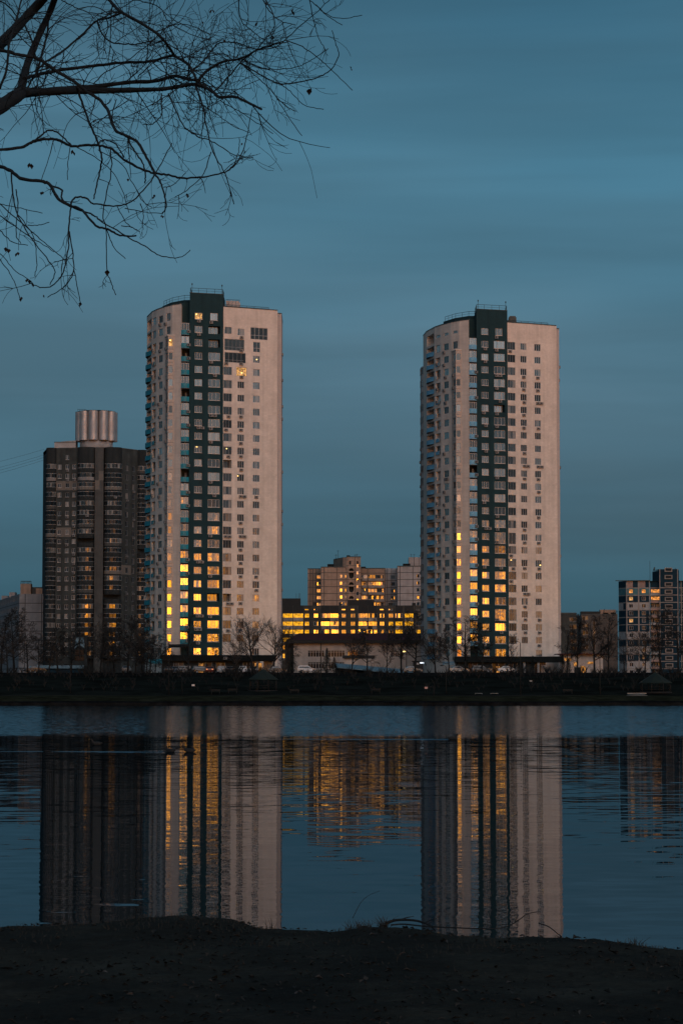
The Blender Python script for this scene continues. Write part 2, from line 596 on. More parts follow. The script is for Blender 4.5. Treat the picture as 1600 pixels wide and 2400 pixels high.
def frame_mesh(w, h, n, style='white', sill=False, transom=0.0):
    key = (round(w, 2), round(h, 2), n, style, sill, transom)
    if key not in _FR:
        mb = MB()
        mt = style + '_frame'
        t = .085
        y0, y1 = .08, .155
        mb.box(-w / 2, -w / 2 + t, y0, y1, -h / 2, h / 2, mt)
        mb.box(w / 2 - t, w / 2, y0, y1, -h / 2, h / 2, mt)
        mb.box(-w / 2 + t, w / 2 - t, y0, y1, h / 2 - t, h / 2, mt)
        mb.box(-w / 2 + t, w / 2 - t, y0, y1, -h / 2, -h / 2 + t, mt)
        for i in range(1, n):
            x = -w / 2 + w * i / n
            mb.box(x - .045, x + .045, y0 + .003, y1, -h / 2 + t, h / 2 - t, mt)
        if transom:
            z = -h / 2 + h * transom
            for i in range(n):
                xa, xb = -w / 2 + w * i / n + .045, -w / 2 + w * (i + 1) / n - .045
                mb.box(xa + (.04 if i == 0 else 0), xb - (.04 if i == n - 1 else 0), y0 + .006, y1, z - .04, z + .04, mt)
        if sill:
            mb.box(-w / 2 - .06, w / 2 + .06, -.12, .0, -h / 2 - .09, -h / 2 - .02, 'sill_metal')
        _FR[key] = mb.mesh('window_frame')
    return _FR[key]


def pane_mesh(w, h, gl):
    key = (round(w, 2), round(h, 2), gl)
    if key not in _PN:
        mb = MB()
        mb.poly([(-w / 2 + .04, .12, -h / 2 + .04), (w / 2 - .04, .12, -h / 2 + .04), (w / 2 - .04, .12, h / 2 - .04), (-w / 2 + .04, .12, h / 2 - .04)], gl)
        _PN[key] = mb.mesh('window_pane')
    return _PN[key]


def window(parent, a, d, n, u, z, w, h, panes=2, style='white', sill=False, name='window', gl='window_glass', lit=None, transom=0.0, depth=0.0, lamp=None):
    p = Vector(a[:2]) + d * u - n * depth
    rz = math.atan2(d.y, d.x)
    o = link(name, frame_mesh(w, h, panes, style, sill, transom), parent, (p.x, p.y, z), (0, 0, rz))
    g = link('pane', pane_mesh(w, h, gl), o, (0, 0, 0), (random.uniform(-.006, .006), 0, random.uniform(-.018, .018)))
    if lit:
        g.material_slots[0].link = 'OBJECT'
        g.material_slots[0].material = MAT[lit]
    if lamp:
        mb = MB()
        mb.box(-.16, .16, .09, .112, -.1, .1, 'street_glow')
        mb.build('lamp', o, (lamp[0], 0, lamp[1]))
    return o


def unit_mesh():
    mb = MB()
    mb.box(-.42, .42, -.36, -.06, -.3, .3, 'unit_casing')
    # fan ring proud of the casing
    base = [(-.1 + .23 * math.cos(t * math.pi / 6), .23 * math.sin(t * math.pi / 6)) for t in range(12)]
    mb.poly([(x, -.366, z) for x, z in base], 'fan_dark')
    for x in (-.3, .3):
        mb.box(x - .03, x + .03, -.34, 0.0, -.36, -.3, 'fan_dark')
    return mb.mesh('air_conditioner')


UNIT = unit_mesh()


def unit(parent, a, d, n, u, z, out=0.0):
    p = Vector(a[:2]) + d * u + n * out
    return link('air_conditioner', UNIT, parent, (p.x, p.y, z), (0, 0, math.atan2(d.y, d.x)))


def dirs(a, b):
    a, b = Vector(a[:2]), Vector(b[:2])
    L = (b - a).length
    d = (b - a) / L
    return d, Vector((d.y, -d.x)), L


def coping(mb, pts, z, mat='coping_metal', h=.22, out=.06, inn=.3):
    for a, b in zip(pts[:-1], pts[1:]):
        d, n, L = dirs(a, b)
        A, B = Vector(a), Vector(b)
        q = [A + n * out, B + n * out, B - n * inn, A - n * inn]
        mb.prism([(p.x, p.y) for p in q], z, z + h, mat)


def railing(parent, pts, z, h=1.0, name='railing'):
    mb = MB()
    for a, b in zip(pts[:-1], pts[1:]):
        d, n, L = dirs(a, b)
        mb.tube([(a[0], a[1], z + h), (b[0], b[1], z + h)], .05, 'rail_metal', 4)
        mb.tube([(a[0], a[1], z + h * .5), (b[0], b[1], z + h * .5)], .03, 'rail_metal', 4)
        k = max(1, int(L / 1.6))
        for i in range(k + 1):
            p = Vector(a) + d * (L * i / k)
            mb.tube([(p.x, p.y, z), (p.x, p.y, z + h)], .04, 'rail_metal', 4)
    return mb.build(name, parent)


# ------------------------------------------------------------------ ground, water, banks
GZ = 6.6                                       # level of the housing estate


def far_height(y):
    pts = [(437.9, -1.0), (438.0, -1.0), (438.9, -.6), (439.0, .55), (446, 1.5), (452, 1.75), (457, 1.8), (462, 2.4), (480, 3.6), (505, 5.2), (520, 6.1), (534, 6.5), (560, GZ), (9000, GZ)]
    for (a, za), (b, zb) in zip(pts[:-1], pts[1:]):
        if y <= b:
            return za + (zb - za) * (y - a) / max(b - a, 1e-6)
    return GZ


def far_ground():
    mb = MB()
    ys = [438.0, 438.9, 439.0, 441, 446, 449, 452, 457, 462, 470, 480, 492, 505, 512, 520, 534, 560, 640, 800, 1200, 3000, 9000]
    xs = [-6000, -1500, -400, -200] + [-120 + 6 * i for i in range(41)] + [200, 400, 1500, 6000]
    idx = {}
    for j, y in enumerate(ys):
        for i, x in enumerate(xs):
            z = far_height(y)
            if 439 < y < 530:
                z += .18 * mnoise.noise(Vector((x * .05, y * .08, 1)))
            idx[i, j] = len(mb.v)
            mb.v.append((x, y + (.7 * math.sin(x * .035) if y < 447 else 0), z))
    for j in range(len(ys) - 1):
        mt = 'concrete_edge' if ys[j] < 440 else ('path_dust' if ys[j] == 452 else ('grass_shore' if ys[j] < 452 else 'grass_far'))
        if 512 <= ys[j] < 540:
            mt = 'asphalt'
        for i in range(len(xs) - 1):
            mb.f.append((idx[i, j], idx[i + 1, j], idx[i + 1, j + 1], idx[i, j + 1]))
            mb.m.append(mb.slot(mt))
            mb.smooth.append(False)
    o = mb.build('ground')
    tag(o, kind='structure')


def bank_edge(x):
    pts = [(-40, 18.5), (-6, 17.8), (-2.4, 17.45), (-1.8, 17.5), (-1.2, 17.7), (-.75, 17.5), (-.5, 17.2), (0, 17.05), (.4, 17.3), (.8, 16.75), (1.6, 16.45), (2.0, 16.1), (2.3, 15.8), (6, 14), (40, 12)]
    for (a, ya), (b, yb) in zip(pts[:-1], pts[1:]):
        if x <= b:
            t = (x - a) / (b - a)
            return ya + (yb - ya) * t
    return 12


def bank_height(x, y):
    e = bank_edge(x)
    z = 1.55 + .035 * mnoise.noise(Vector((x * 1.1, y * .9, 0))) + .014 * mnoise.noise(Vector((x * 4.3, y * 3.1, 5))) + .008 * mnoise.noise(Vector((x * 11, y * 9, 9)))
    if -30 < x < 30:
        z += .05 * math.exp(-((x + 1.1) / .55) ** 2 - ((y - e + .35) / .6) ** 2)
    if y > e - .25:
        t = (y - e + .25)
        z -= .18 * t + .30 * t * t
    return max(z, -1.0)


def near_bank():
    mb = MB()
    ys = [-400, -60, -10, 2, 6, 9] + [10 + .08 * i for i in range(126)] + [20.5, 21.5]
    xs = [-300, -60, -20, -9, -6, -4.5] + [-3.6 + .075 * i for i in range(97)] + [4.5, 6, 9, 20, 60, 300]
    idx = {}
    for j, y in enumerate(ys):
        for i, x in enumerate(xs):
            idx[i, j] = len(mb.v)
            mb.v.append((x, y, bank_height(x, y)))
    for j in range(len(ys) - 1):
        for i in range(len(xs) - 1):
            mb.f.append((idx[i, j], idx[i + 1, j], idx[i + 1, j + 1], idx[i, j + 1]))
            mb.m.append(mb.slot('soil'))
            mb.smooth.append(True)
    o = mb.build('lake_bank')
    tag(o, kind='structure')


def soil_material():
    m = bpy.data.materials.new('soil')
    m.use_nodes = True
    nt = m.node_tree
    b = nt.nodes['Principled BSDF']
    b.inputs['Roughness'].default_value = 1.0
    b.inputs['Specular IOR Level'].default_value = .05
    tc = N(nt, 'ShaderNodeTexCoord')
    o = tc.outputs['Object']
    n1 = N(nt, 'ShaderNodeTexNoise', ins={'Scale': 1.1, 'Detail': 6.0, 'Roughness': .65})
    nt.links.new(o, n1.inputs['Vector'])
    n2 = N(nt, 'ShaderNodeTexNoise', ins={'Scale': 22.0, 'Detail': 6.0, 'Roughness': .7})
    nt.links.new(o, n2.inputs['Vector'])
    k = math_node(nt, 'ADD', math_node(nt, 'MULTIPLY', n1.outputs[0], .62), math_node(nt, 'MULTIPLY', n2.outputs[0], .38))
    c = ramp_node(nt, k, [(.36, (.0065, .0065, .006)), (.5, (.016, .016, .0135)), (.60, (.027, .027, .022)), (.7, (.040, .040, .034))])
    nt.links.new(c, b.inputs['Base Color'])
    bp = N(nt, 'ShaderNodeBump', ins={'Strength': .7, 'Distance': .03})
    nt.links.new(n2.outputs[0], bp.inputs['Height'])
    nt.links.new(bp.outputs[0], b.inputs['Normal'])
    MAT['soil'] = m


def water_material():
    m = bpy.data.materials.new('water')
    m.use_nodes = True
    nt = m.node_tree
    nt.nodes.clear()
    out = N(nt, 'ShaderNodeOutputMaterial')
    g = N(nt, 'ShaderNodeNewGeometry')
    P = g.outputs['Position']
    s = N(nt, 'ShaderNodeSeparateXYZ')
    nt.links.new(P, s.inputs[0])

    def waves(scale, amp, vec, detail=2.0):
        n = N(nt, 'ShaderNodeTexNoise', ins={'Scale': scale, 'Detail': detail, 'Roughness': .5})
        nt.links.new(vmul(nt, P, vec), n.inputs['Vector'])
        return vmul(nt, vadd(nt, n.outputs['Color'], (-.5, -.5, -.5)), amp)
    # fine ripples everywhere, long low crests across the view, rougher water in the wind near the far shore
    fine = waves(1.9, (.013, .058, 0), (.5, 1.0, 1.0))
    crest = waves(1.1, (.004, .028, 0), (.12, 1.0, 1.0), 2.0)
    big = waves(.09, (.002, .008, 0), (.3, 1.0, 1.0), 1.0)
    near = N(nt, 'ShaderNodeMapRange', interpolation_type='SMOOTHSTEP', ins={'From Min': 18, 'From Max': 85, 'To Min': .3, 'To Max': 1})
    nt.links.new(s.outputs[1], near.inputs[0])
    cr = N(nt, 'ShaderNodeVectorMath', operation='SCALE')
    nt.links.new(crest, cr.inputs[0])
    nt.links.new(near.outputs[0], cr.inputs['Scale'])
    calm = vadd(nt, vadd(nt, fine, cr.outputs[0]), big)
    # wind zone limit wavers
    wl = N(nt, 'ShaderNodeTexNoise', ins={'Scale': .02, 'Detail': 3.0})
    nt.links.new(vmul(nt, P, (.6, 1.0, 1.0)), wl.inputs['Vector'])
    yy = math_node(nt, 'ADD', s.outputs[1], math_node(nt, 'MULTIPLY', math_node(nt, 'SUBTRACT', wl.outputs[0], .5), 30.0))
    wz = N(nt, 'ShaderNodeMapRange', interpolation_type='SMOOTHSTEP', ins={'From Min': 152, 'From Max': 182, 'To Min': 0, 'To Max': 1})
    nt.links.new(yy, wz.inputs[0])
    rough_w = waves(2.2, (.16, .34, 0), (1, 1, 1), 3.0)
    rs = N(nt, 'ShaderNodeVectorMath', operation='SCALE')
    nt.links.new(rough_w, rs.inputs[0])
    nt.links.new(wz.outputs[0], rs.inputs['Scale'])
    bias = comb(nt, 0.0, math_node(nt, 'MULTIPLY', wz.outputs[0], -.045), 0.0)
    nn = N(nt, 'ShaderNodeVectorMath', operation='NORMALIZE')
    nt.links.new(vadd(nt, vadd(nt, vadd(nt, calm, rs.outputs[0]), bias), (0, 0, 1)), nn.inputs[0])
    gl = N(nt, 'ShaderNodeBsdfGlossy', ins={'Roughness': .012})
    gl.inputs['Color'].default_value = (.46, .52, .58, 1)
    nt.links.new(nn.outputs[0], gl.inputs['Normal'])
    df = N(nt, 'ShaderNodeBsdfDiffuse')
    df.inputs['Color'].default_value = (.004, .014, .018, 1)
    fr = N(nt, 'ShaderNodeFresnel', ins={'IOR': 1.33})
    nt.links.new(nn.outputs[0], fr.inputs['Normal'])
    mx = N(nt, 'ShaderNodeMixShader')
    nt.links.new(fr.outputs[0], mx.inputs[0])
    nt.links.new(df.outputs[0], mx.inputs[1])
    nt.links.new(gl.outputs[0], mx.inputs[2])
    nt.links.new(mx.outputs[0], out.inputs[0])
    MAT['water'] = m


soil_material()
water_material()
far_ground()
near_bank()
wb = MB()
wb.poly([(-6000, 8, 0), (6000, 8, 0), (6000, 441, 0), (-6000, 441, 0)], 'water')
tag(wb.build('water'), kind='structure')


# ------------------------------------------------------------------ the two pale towers
FH = 3.047


def row_z(k):
    return 4.81 + FH * k                       # window centre of storey k above the tower's base


def tower(root, label, special, ground):
    T = thing('apartment_tower', label, 'apartment tower', root, 0, 'pale high-rise towers with a dark centre bay')
    pink, dark = MB(), MB()
    ZR, ZD = 83.5, 86.2
    rng = random.Random(special['seed'])
    panel = special['panel']
    UW = []

    def add_row_windows(mb, a, b, z0, z1, cols, mat, matfn=None, extra=()):
        ops, wins = [], []
        for c in cols:
            for k in c['rows']:
                w, h, u = c['w'], c['h'], c['u']
                nm, panes, tr, dz = c.get('name', 'window'), c['n'], c.get('tr', 0.0), 0.0
                ov = c.get('over', {}).get(k)
                if ov == 'skip':
                    continue
                if ov == 'open':
                    ops.append((u - w / 2, u + w / 2, row_z(k) - h / 2, row_z(k) + h / 2, 1.3))
                    wins.append((c, k, u, row_z(k), w - .5, h - .25, panes, tr, nm, 'open'))
                    continue
                if ov:
                    u, w, h, panes, tr, dz = ov
                zc = row_z(k) + dz
                ops.append((u - w / 2, u + w / 2, zc - h / 2, zc + h / 2, .17))
                wins.append((c, k, u, zc, w, h, panes, tr, nm, None))
        strip(mb, a, b, z0, z1, ops + list(extra), mat, matfn)
        d, n, L = dirs(a, b)
        for c, k, u, zc, w, h, panes, tr, nm, op in wins:
            lit = special['lit'].get((c['id'], k))
            lamp = special['lamps'].get((c['id'], k))
            window(T, a, d, n, u, zc, w, h, panes, c.get('style', 'white'), c.get('sill', False), nm, c.get('gl', 'window_glass'), lit, tr, 1.1 if op else 0.0, lamp)
        for c in cols:
            for k in c['rows']:
                pr = c.get('ac', 0)
                if rng.random() < pr and k > 0:
                    du = c.get('acu', [0])[rng.randrange(len(c.get('acu', [0])))]
                    unit(T, a, d, n, c['u'] + du, row_z(k) - c['h'] / 2 - .45)
                    if rng.random() < .12:
                        unit(T, a, d, n, c['u'] + du + .95, row_z(k) - c['h'] / 2 - .45)

    rows = range(0, 25)
    # curved, pale wing on the left
    W = [(-9.9, 27), (-9.35, 20), (-7.6, 12.4), (-6.2, 8.8), (-4, 4.5), (-2.2, 2.0), (0, 0)]
    strip(pink, W[0], W[1], 0, ZR, [], 'pink_wall')
    # seg 1: long loggias with coloured parapets
    d1, n1_, L1 = dirs(W[1], W[2])
    ops = [(.45, 7.1, row_z(k) - 1.28, row_z(k) + 1.22, 1.5) for k in range(0, 26)]
    strip(pink, W[1], W[2], 0, ZR, ops, 'pink_wall', back='beige_wall')
    for k in range(0, 25 if special['top_loggia'] else 25):
        mb = MB()
        pts = []
        for i in range(9):
            t = i / 8
            u = .48 + t * 6.6
            p = Vector(W[1]) + d1 * u + n1_ * (.05 + .75 * math.sin(math.pi * t))
            pts.append(p)
        for p, q in zip(pts[:-1], pts[1:]):
            mb.poly([(p.x, p.y, -.55), (q.x, q.y, -.55), (q.x, q.y, .52), (p.x, p.y, .52)], panel)
            pi, qi = p - n1_ * .12, q - n1_ * .12
            mb.poly([(p.x, p.y, .52), (q.x, q.y, .52), (qi.x, qi.y, .52), (pi.x, pi.y, .52)], panel)
            mb.poly([(qi.x, qi.y, -.55), (pi.x, pi.y, -.55), (pi.x, pi.y, .52), (qi.x, qi.y, .52)], panel)
        base = [Vector(W[1]) + d1 * 7.08, Vector(W[1]) + d1 * .48]
        mb.poly([(p.x, p.y, -.56) for p in pts] + [(p.x, p.y, -.56) for p in base], 'slab_concrete')
        if k < 24 or not special['top_loggia']:
            mb.build('loggia_parapet', T, (0, 0, row_z(k) - .75))
    # seg 2: narrow balconies
    d2, n2_, L2 = dirs(W[2], W[3])
    ops = [(.5, 3.3, row_z(k) - (1.25 if k < 24 else .8), row_z(k) + .95, .55 if k < 24 else .17) for k in range(0, 26) if not (k == 25 and special['slits'])]
    if special['slits']:
        ops.append((.5, 3.3, row_z(25) - .3, row_z(25) + .35, .17))
    strip(pink, W[2], W[3], 0, ZR, ops, 'pink_wall', back='beige_wall')
    for k in range(0, 26):
        if k == 25 and special['slits']:
            window(T, W[2], d2, n2_, 1.9, row_z(25) + .02, 2.75, .62, 3, 'grey', False, 'slit_window', depth=0.0)
            continue
        if k >= 24:
            window(T, W[2], d2, n2_, 1.9, row_z(k) + .07, 2.75, 1.7, 3, 'grey', False, 'balcony_window')
        else:
            if rng.random() < .75:
                window(T, W[2], d2, n2_, 1.9, row_z(k) + .25, 2.7, 1.35, 3, 'grey', False, 'balcony_window', depth=.3)
            mb = MB()
            a = Vector(W[2]) + d2 * .52
            b = Vector(W[2]) + d2 * (1.7 if rng.random() < .6 else 3.28)
            q = [a + n2_ * .05, b + n2_ * .45, b + n2_ * .33, a - n2_ * .07]
            mb.prism([(p.x, p.y) for p in q], row_z(k) - 1.2, row_z(k) - .35, panel)
            mb.build('balcony_parapet', T)
            if rng.random() < .35:
                unit(T, W[2], d2, n2_, 2.6, row_z(k) - .7, .45)
    # seg 3: plain windows
    cols = [dict(id='c2', u=2.4, w=2.35, h=1.62, n=2, rows=range(0, 25 if special['slits'] else 26), style='grey', ac=.62, acu=[-.9, -.2], name='curved_wing_window')]
    extra = []
    if special['slits']:
        extra = [(1.3, 3.5, row_z(25) - .28, row_z(25) + .35, .17)]
    add_row_windows(pink, W[3], W[4], 0, ZR, cols, 'pink_wall', extra=extra)
    if special['slits']:
        d3, n3_, _ = dirs(W[3], W[4])
        window(T, W[3], d3, n3_, 2.4, row_z(25) + .035, 2.2, .63, 3, 'grey', False, 'slit_window')
    # seg 4-5: wall behind the stacked bay windows, with windows above them
    topk = [24] if special['slits'] else [24, 25]
    cols = [dict(id='c3', u=1.55, w=1.75, h=1.75, n=3, rows=topk, style='grey', name='curved_wing_window')]
    d4, n4_, _ = dirs(W[4], W[5])
    extra = []
    if special['slits']:
        extra = [(.7, 2.4, row_z(25) - .28, row_z(25) + .35, .17)]
        window(T, W[4], d4, n4_, 1.55, row_z(25) + .035, 1.7, .63, 3, 'grey', False, 'slit_window')
    add_row_windows(pink, W[4], W[5], 0, ZR, cols, 'pink_wall', extra=extra)
    if not special['slits']:
        unit(T, W[4], d4, n4_, .4, row_z(25) - 1.45)
    strip(pink, W[5], W[6], 0, ZR, [], 'pink_wall')
    A, B, D = Vector((-3.95, 4.5)), Vector((-3.05, 1.35)), Vector((-1.42, 1.55))
    E = Vector((-1.42, 1.7))
    dA, nA, LA = dirs(A, B)
    dB, nB, LB = dirs(B, D)
    for k in range(0, 24):
        mb = MB()
        z0, z1 = -1.5, 1.5
        strip(mb, A, B, z0, z1, [(LA - 2.3, LA - .12, -.82, .82, .17)], 'beige_wall')
        strip(mb, B, D, z0, z1, [(.06, 1.12, -.9, .82, .17)], 'beige_wall')
        mb.poly([(A.x, A.y, z1), (B.x, B.y, z1), (D.x, D.y, z1), (E.x, E.y, z1)], 'slab_concrete')
        mb.poly([(A.x, A.y, z0), (E.x, E.y, z0), (D.x, D.y, z0), (B.x, B.y, z0)], 'slab_concrete')
        o = mb.build('bay_window', T, (0, 0, row_z(k)))
        window(o, A, dA, nA, LA - 1.21, 0, 2.14, 1.6, 3, 'grey', False, 'side_sash')
        window(o, B, dB, nB, .59, -.04, 1.02, 1.68, 1, 'white', False, 'front_sash', 'window_glass', special['lit'].get(('bay', k)), 0, 0, special['lamps'].get(('bay', k)))
        if rng.random() < .4:
            unit(T, A, dA, nA, LA - 1.8, row_z(k) - 1.2)
    # roof slab over the bays
    mb = MB()
    mb.prism([(p.x, p.y) for p in (A + nA * .15, B + Vector((-.1, -.15)), D + Vector((.1, -.12)), E + Vector((.1, .2)))], row_z(23) + 1.52, row_z(23) + 1.7, 'pink_wall')
    mb.build('bay_roof', T)
    # notch with enclosed balconies
    strip(pink, (0, 0), (0, 3.0), 0, ZR, [], 'pink_wall')
    strip(dark, (0, 3.0), (1.9, 3.0), 0, ZD - 2.0, [], 'dark_wall')
    strip(dark, (1.9, 3.0), (1.85, 1.0), 0, ZD, [], 'dark_wall')
    bl = [Vector((.02, -.05)), Vector((.65, -.12)), Vector((1.3, .05)), Vector((1.83, .46))]
    for k in range(1, 25):
        mb = MB()
        mb.prism([(p.x, p.y) for p in bl] + [(1.83, 2.95), (.02, 2.95)], -1.53, -1.40, 'slab_concrete')
        for p, q in zip(bl[:-1], bl[1:]):
            mb.poly([(p.x, p.y, -1.40), (q.x, q.y, -1.40), (q.x, q.y, -.32), (p.x, p.y, -.32)], panel)
            dd = (q - p).normalized()
            nn = Vector((dd.y, -dd.x)) * .1
            mb.poly([(p.x, p.y, -.32), (q.x, q.y, -.32), (q.x - nn.x, q.y - nn.y, -.32), (p.x - nn.x, p.y - nn.y, -.32)], panel)
        o = mb.build('balcony', T, (0, 0, row_z(k) - .02))
        if k not in special['open_balconies']:
            dd, nn, LL = dirs(bl[0], bl[3])
            window(o, bl[0] - Vector((0, -.02)), dd, nn, LL / 2, .45, LL - .1, 1.62, 3, 'white', False, 'balcony_glazing', 'window_glass', special['lit'].get(('b4', k)), 0, -.08, special['lamps'].get(('b4', k)))
        else:
            mb = MB()
            mb.box(.2, 1.7, 2.86, 2.93, -1.39, 1.35, 'dark_recess')
            mb.box(.75, 1.15, 2.82, 2.86, -1.39, .9, 'grey_frame')
            mb.build('balcony_door', o)
        if rng.random() < .42:
            dd, nn, LL = dirs(bl[2], bl[3])
            unit(T, bl[2], dd, nn, LL * .5, row_z(k) - .75)
    # dark centre bay
    a, b = (1.85, 1.0), (9.33, 3.5)
    cols = [dict(id='c5', u=2.1, w=1.75, h=1.5, n=3, rows=range(0, 26), ac=.45, acu=[0, 0, .1, -.4], sill=True, name='centre_window', over=special['over'].get('c5', {})),
            dict(id='c6', u=5.8, w=2.75, h=1.8, n=3, rows=range(0, 26), ac=.5, acu=[-.8, -.8, .1], sill=True, name='wide_window', over=special['over'].get('c6', {}))]
    add_row_windows(dark, a, b, 0, ZD, cols, 'dark_wall')
    strip(dark, b, (9.33, 4.2), 0, ZD, [], 'dark_wall')
    # pale wing on the right
    a, b = (9.33, 4.2), (21.55, 10)
    cols = [dict(id='c7', u=1.12, w=2.05, h=1.85, n=3, rows=range(1, 25), ac=.3, acu=[.2, -.4], style='grey', name='corner_window', gl='dark_glass', over=special['over'].get('c7', {})),
            dict(id='c8', u=4.4, w=1.68, h=1.62, n=3, rows=range(1, 25), ac=.66, acu=[0, 0, .1], style='white', gl='dark_glass', over=special['over'].get('c8', {})),
            dict(id='c9', u=8.25, w=1.68, h=1.62, n=3, rows=range(0, 25), ac=special['ac9'], acu=[0, .1], style='white', gl='mid_glass', over=special['over'].get('c9', {}))]
    add_row_windows(pink, a, b, 0, ZR, cols, 'pink_wall')
    strip(pink, b, (21.5, 12.2), 0, ZR, [], 'side_wall')
    strip(pink, (21.5, 12.2), (22.4, 12.4), 0, ZR - .4, [], 'side_wall')
    a, b = (22.4, 12.4), (22.3, 27)
    strip(pink, a, b, 0, ZR - .4, [], 'side_wall')
    ds, ns, Ls = dirs(a, b)
    for k in range(1, 24):
        if rng.random() < special['ac_side']:
            unit(T, a, ds, ns, 1.0 + rng.random() * 2, row_z(k) - .9)
    strip(pink, (22.3, 27), (-9.9, 27), 0, ZR, [], 'side_wall')
    pink.build('pale_wall', T)
    # dark block carried on above the roof, with a stepped penthouse behind the curved wing
    strip(dark, (9.33, 4.2), (9.33, 12), ZR - .5, ZD, [], 'dark_wall')
    strip(dark, (9.33, 12), (1.9, 12), ZR - .5, ZD, [], 'dark_wall')
    strip(dark, (1.9, 12), (1.9, 3.0), ZR - .5, ZD, [], 'dark_wall')
    dark.poly([(1.85, 1.0, ZD), (9.33, 3.5, ZD), (9.33, 12, ZD), (1.9, 12, ZD)], 'roof_felt')
    dark.build('dark_wall', T)
    mb = MB()
    mb.prism([(-5.4, 15), (-2.9, 9.2), (0.2, 5.8), (1.88, 5.6), (1.88, 13)], ZR - .3, ZD - .9, 'dark_wall', 'roof_felt')
    mb.build('penthouse', T)
    mb = MB()
    out = W + [(0, 3.0), (1.9, 3.05), (9.33, 4.25), (21.55, 10), (21.5, 12.2), (22.3, 27)]
    mb.poly([(p[0], p[1], ZR - .25) for p in out], 'roof_felt')
    mb.poly([(21.5, 12.2, ZR - .45), (22.4, 12.4, ZR - .45), (22.3, 27, ZR - .45)], 'roof_felt')
    coping(mb, W, ZR)
    coping(mb, [(9.36, 4.2), (21.55, 10)], ZR, h=.2)
    coping(mb, [(21.6, 12.2), (22.4, 12.4)], ZR - .4)
    coping(mb, [(22.4, 12.4), (22.3, 27)], ZR - .4)
    coping(mb, [(1.85, 1.0), (9.33, 3.5)], ZD, h=.12)
    mb.build('roof', T)
    railing(T, [(1.95, 9), (1.95, 1.4), (9.2, 3.8), (9.2, 9)], ZD + .1, 1.1)
    railing(T, [(-5.0, 14.5), (-2.7, 9.4), (0.3, 6.0), (1.7, 5.8)], ZD - .9, 1.1)
    railing(T, [(9.6, 4.9), (19.5, 9.6)], ZR + .1, .55)
    mb = MB()
    for x, y in ((2.3, 2.0), (9.0, 4.2)):
        mb.tube([(x, y, ZD), (x, y, ZD + 2.0)], .05, 'rail_metal', 5)
        mb.cyl(x, y, ZD + 2.0, ZD + 2.35, .14, .14, 'rail_metal', 8)
    mb.build('aerial', T)
    mb = MB()
    if special['roof_unit'] == 'pale':
        for i in range(4):
            mb.box(9.8 + i * .75, 10.5 + i * .75, 6.2 + i * .2, 8.2 + i * .2, ZR - .2, ZR + 1.75 + .02 * (i % 2), 'pale_panel')
        mb.box(12.0, 13.0, 7.4, 9, ZR - .2, ZR + 1.5, 'tank_metal')
        mb.tube([(9.8, 6.2, ZR + 1.95), (13.0, 6.9, ZR + 1.95)], .06, 'rail_metal', 4)
        mb.build('rooftop_cabin', T)
    else:
        mb.box(9.9, 11.7, 6.3, 8.2, ZR - .2, ZR + 1.6, 'coping_metal')
        mb.box(10.1, 11.5, 6.5, 8.0, ZR + 1.6, ZR + 1.9, 'rail_metal')
        mb.box(9.6, 9.85, 6.4, 8.0, ZR - .2, ZR + .9, 'rail_metal')
        mb.build('rooftop_chiller', T)
    # back wing with stacked glazed bays on the far left
    if special['back_wing']:
        mb = MB()
        bw = [(-10.0, 33), (-10.5, 31), (-10.3, 28.2), (-9.9, 27), (-4, 27.0), (-4, 33)]
        mb.prism(bw, 0, 76, 'side_wall', 'roof_felt')
        mb.build('back_wing', T)
        dd, nn, LL = dirs((-10.5, 31), (-10.3, 28.2))
        d5, n5, L5 = dirs((-10.3, 28.2), (-9.9, 27))
        for k in range(1, 24):
            window(T, (-10.3, 28.2), d5, n5, L5 / 2, row_z(k), L5 - .1, 1.7, 2, 'grey', False, 'back_wing_window', depth=-.165)
            window(T, (-10.5, 31), dd, nn, LL / 2, row_z(k), LL - .4, 1.7, 3, 'grey', False, 'back_wing_window', depth=-.165)
            if rng.random() < .6:
                unit(T, (-10.5, 31), dd, nn, rng.uniform(.3, 2.4), row_z(k) - 1.2)
    # ground floor: low dark shop podium in front
    g = MB()
    px0, px1 = ground['x0'], ground['x1']
    y0 = ground['y']
    zt = ground['top']
    g.box(px0, px1, y0, y0 + 7.5, zt - 1.35, zt, 'roof_felt')
    g.box(px0 + .3, px1 - 5.5, y0 + 1.2, y0 + 7.4, -.4, zt - 1.35, 'dark_recess')
    g.build('podium', T)
    wmb = MB()
    x = px0 + 3
    i = 0
    while x < px1 - 6.5:
        w = (2.2, 1.6, 3.0, 2.0)[i % 4]
        if i % 3 != 1:
            wmb.box(x, x + w, y0 + 1.08, y0 + 1.19, 0, 2.2, 'dim_glass')
            for xx in (x, x + w / 2, x + w):
                wmb.box(xx - .05, xx + .05, y0 + 1.0, y0 + 1.08, 0, 2.25, 'grey_frame')
        x += w + .9
        i += 1
    wmb.build('shop_front', T)
    for xx in ground['pillars']:
        p = MB()
        p.box(xx - .25, xx + .25, y0 + .3, y0 + .8, -.4, zt - 1.36, 'grey_frame')
        p.build('pillar', T)
    for xx, w in ground['pale']:
        p = MB()
        p.box(xx, xx + w, y0 + 3.0, y0 + 3.4, -.3, zt - 1.37, 'pavilion_wall')
        p.build('shop_wall', T)
    for xx, w, z, h in ground['glow']:
        p = MB()
        p.box(xx, xx + w, y0 + ground['glow_y'], y0 + ground['glow_y'] + .1, z, z + h, 'shop_glow')
        p.build('lit_shop_window', T)
    for xx, z in ground['units']:
        unit(T, (xx - .5, y0), Vector((1, 0)), Vector((0, -1)), .5, z, .05 if z > zt - 1.3 else -1.0)
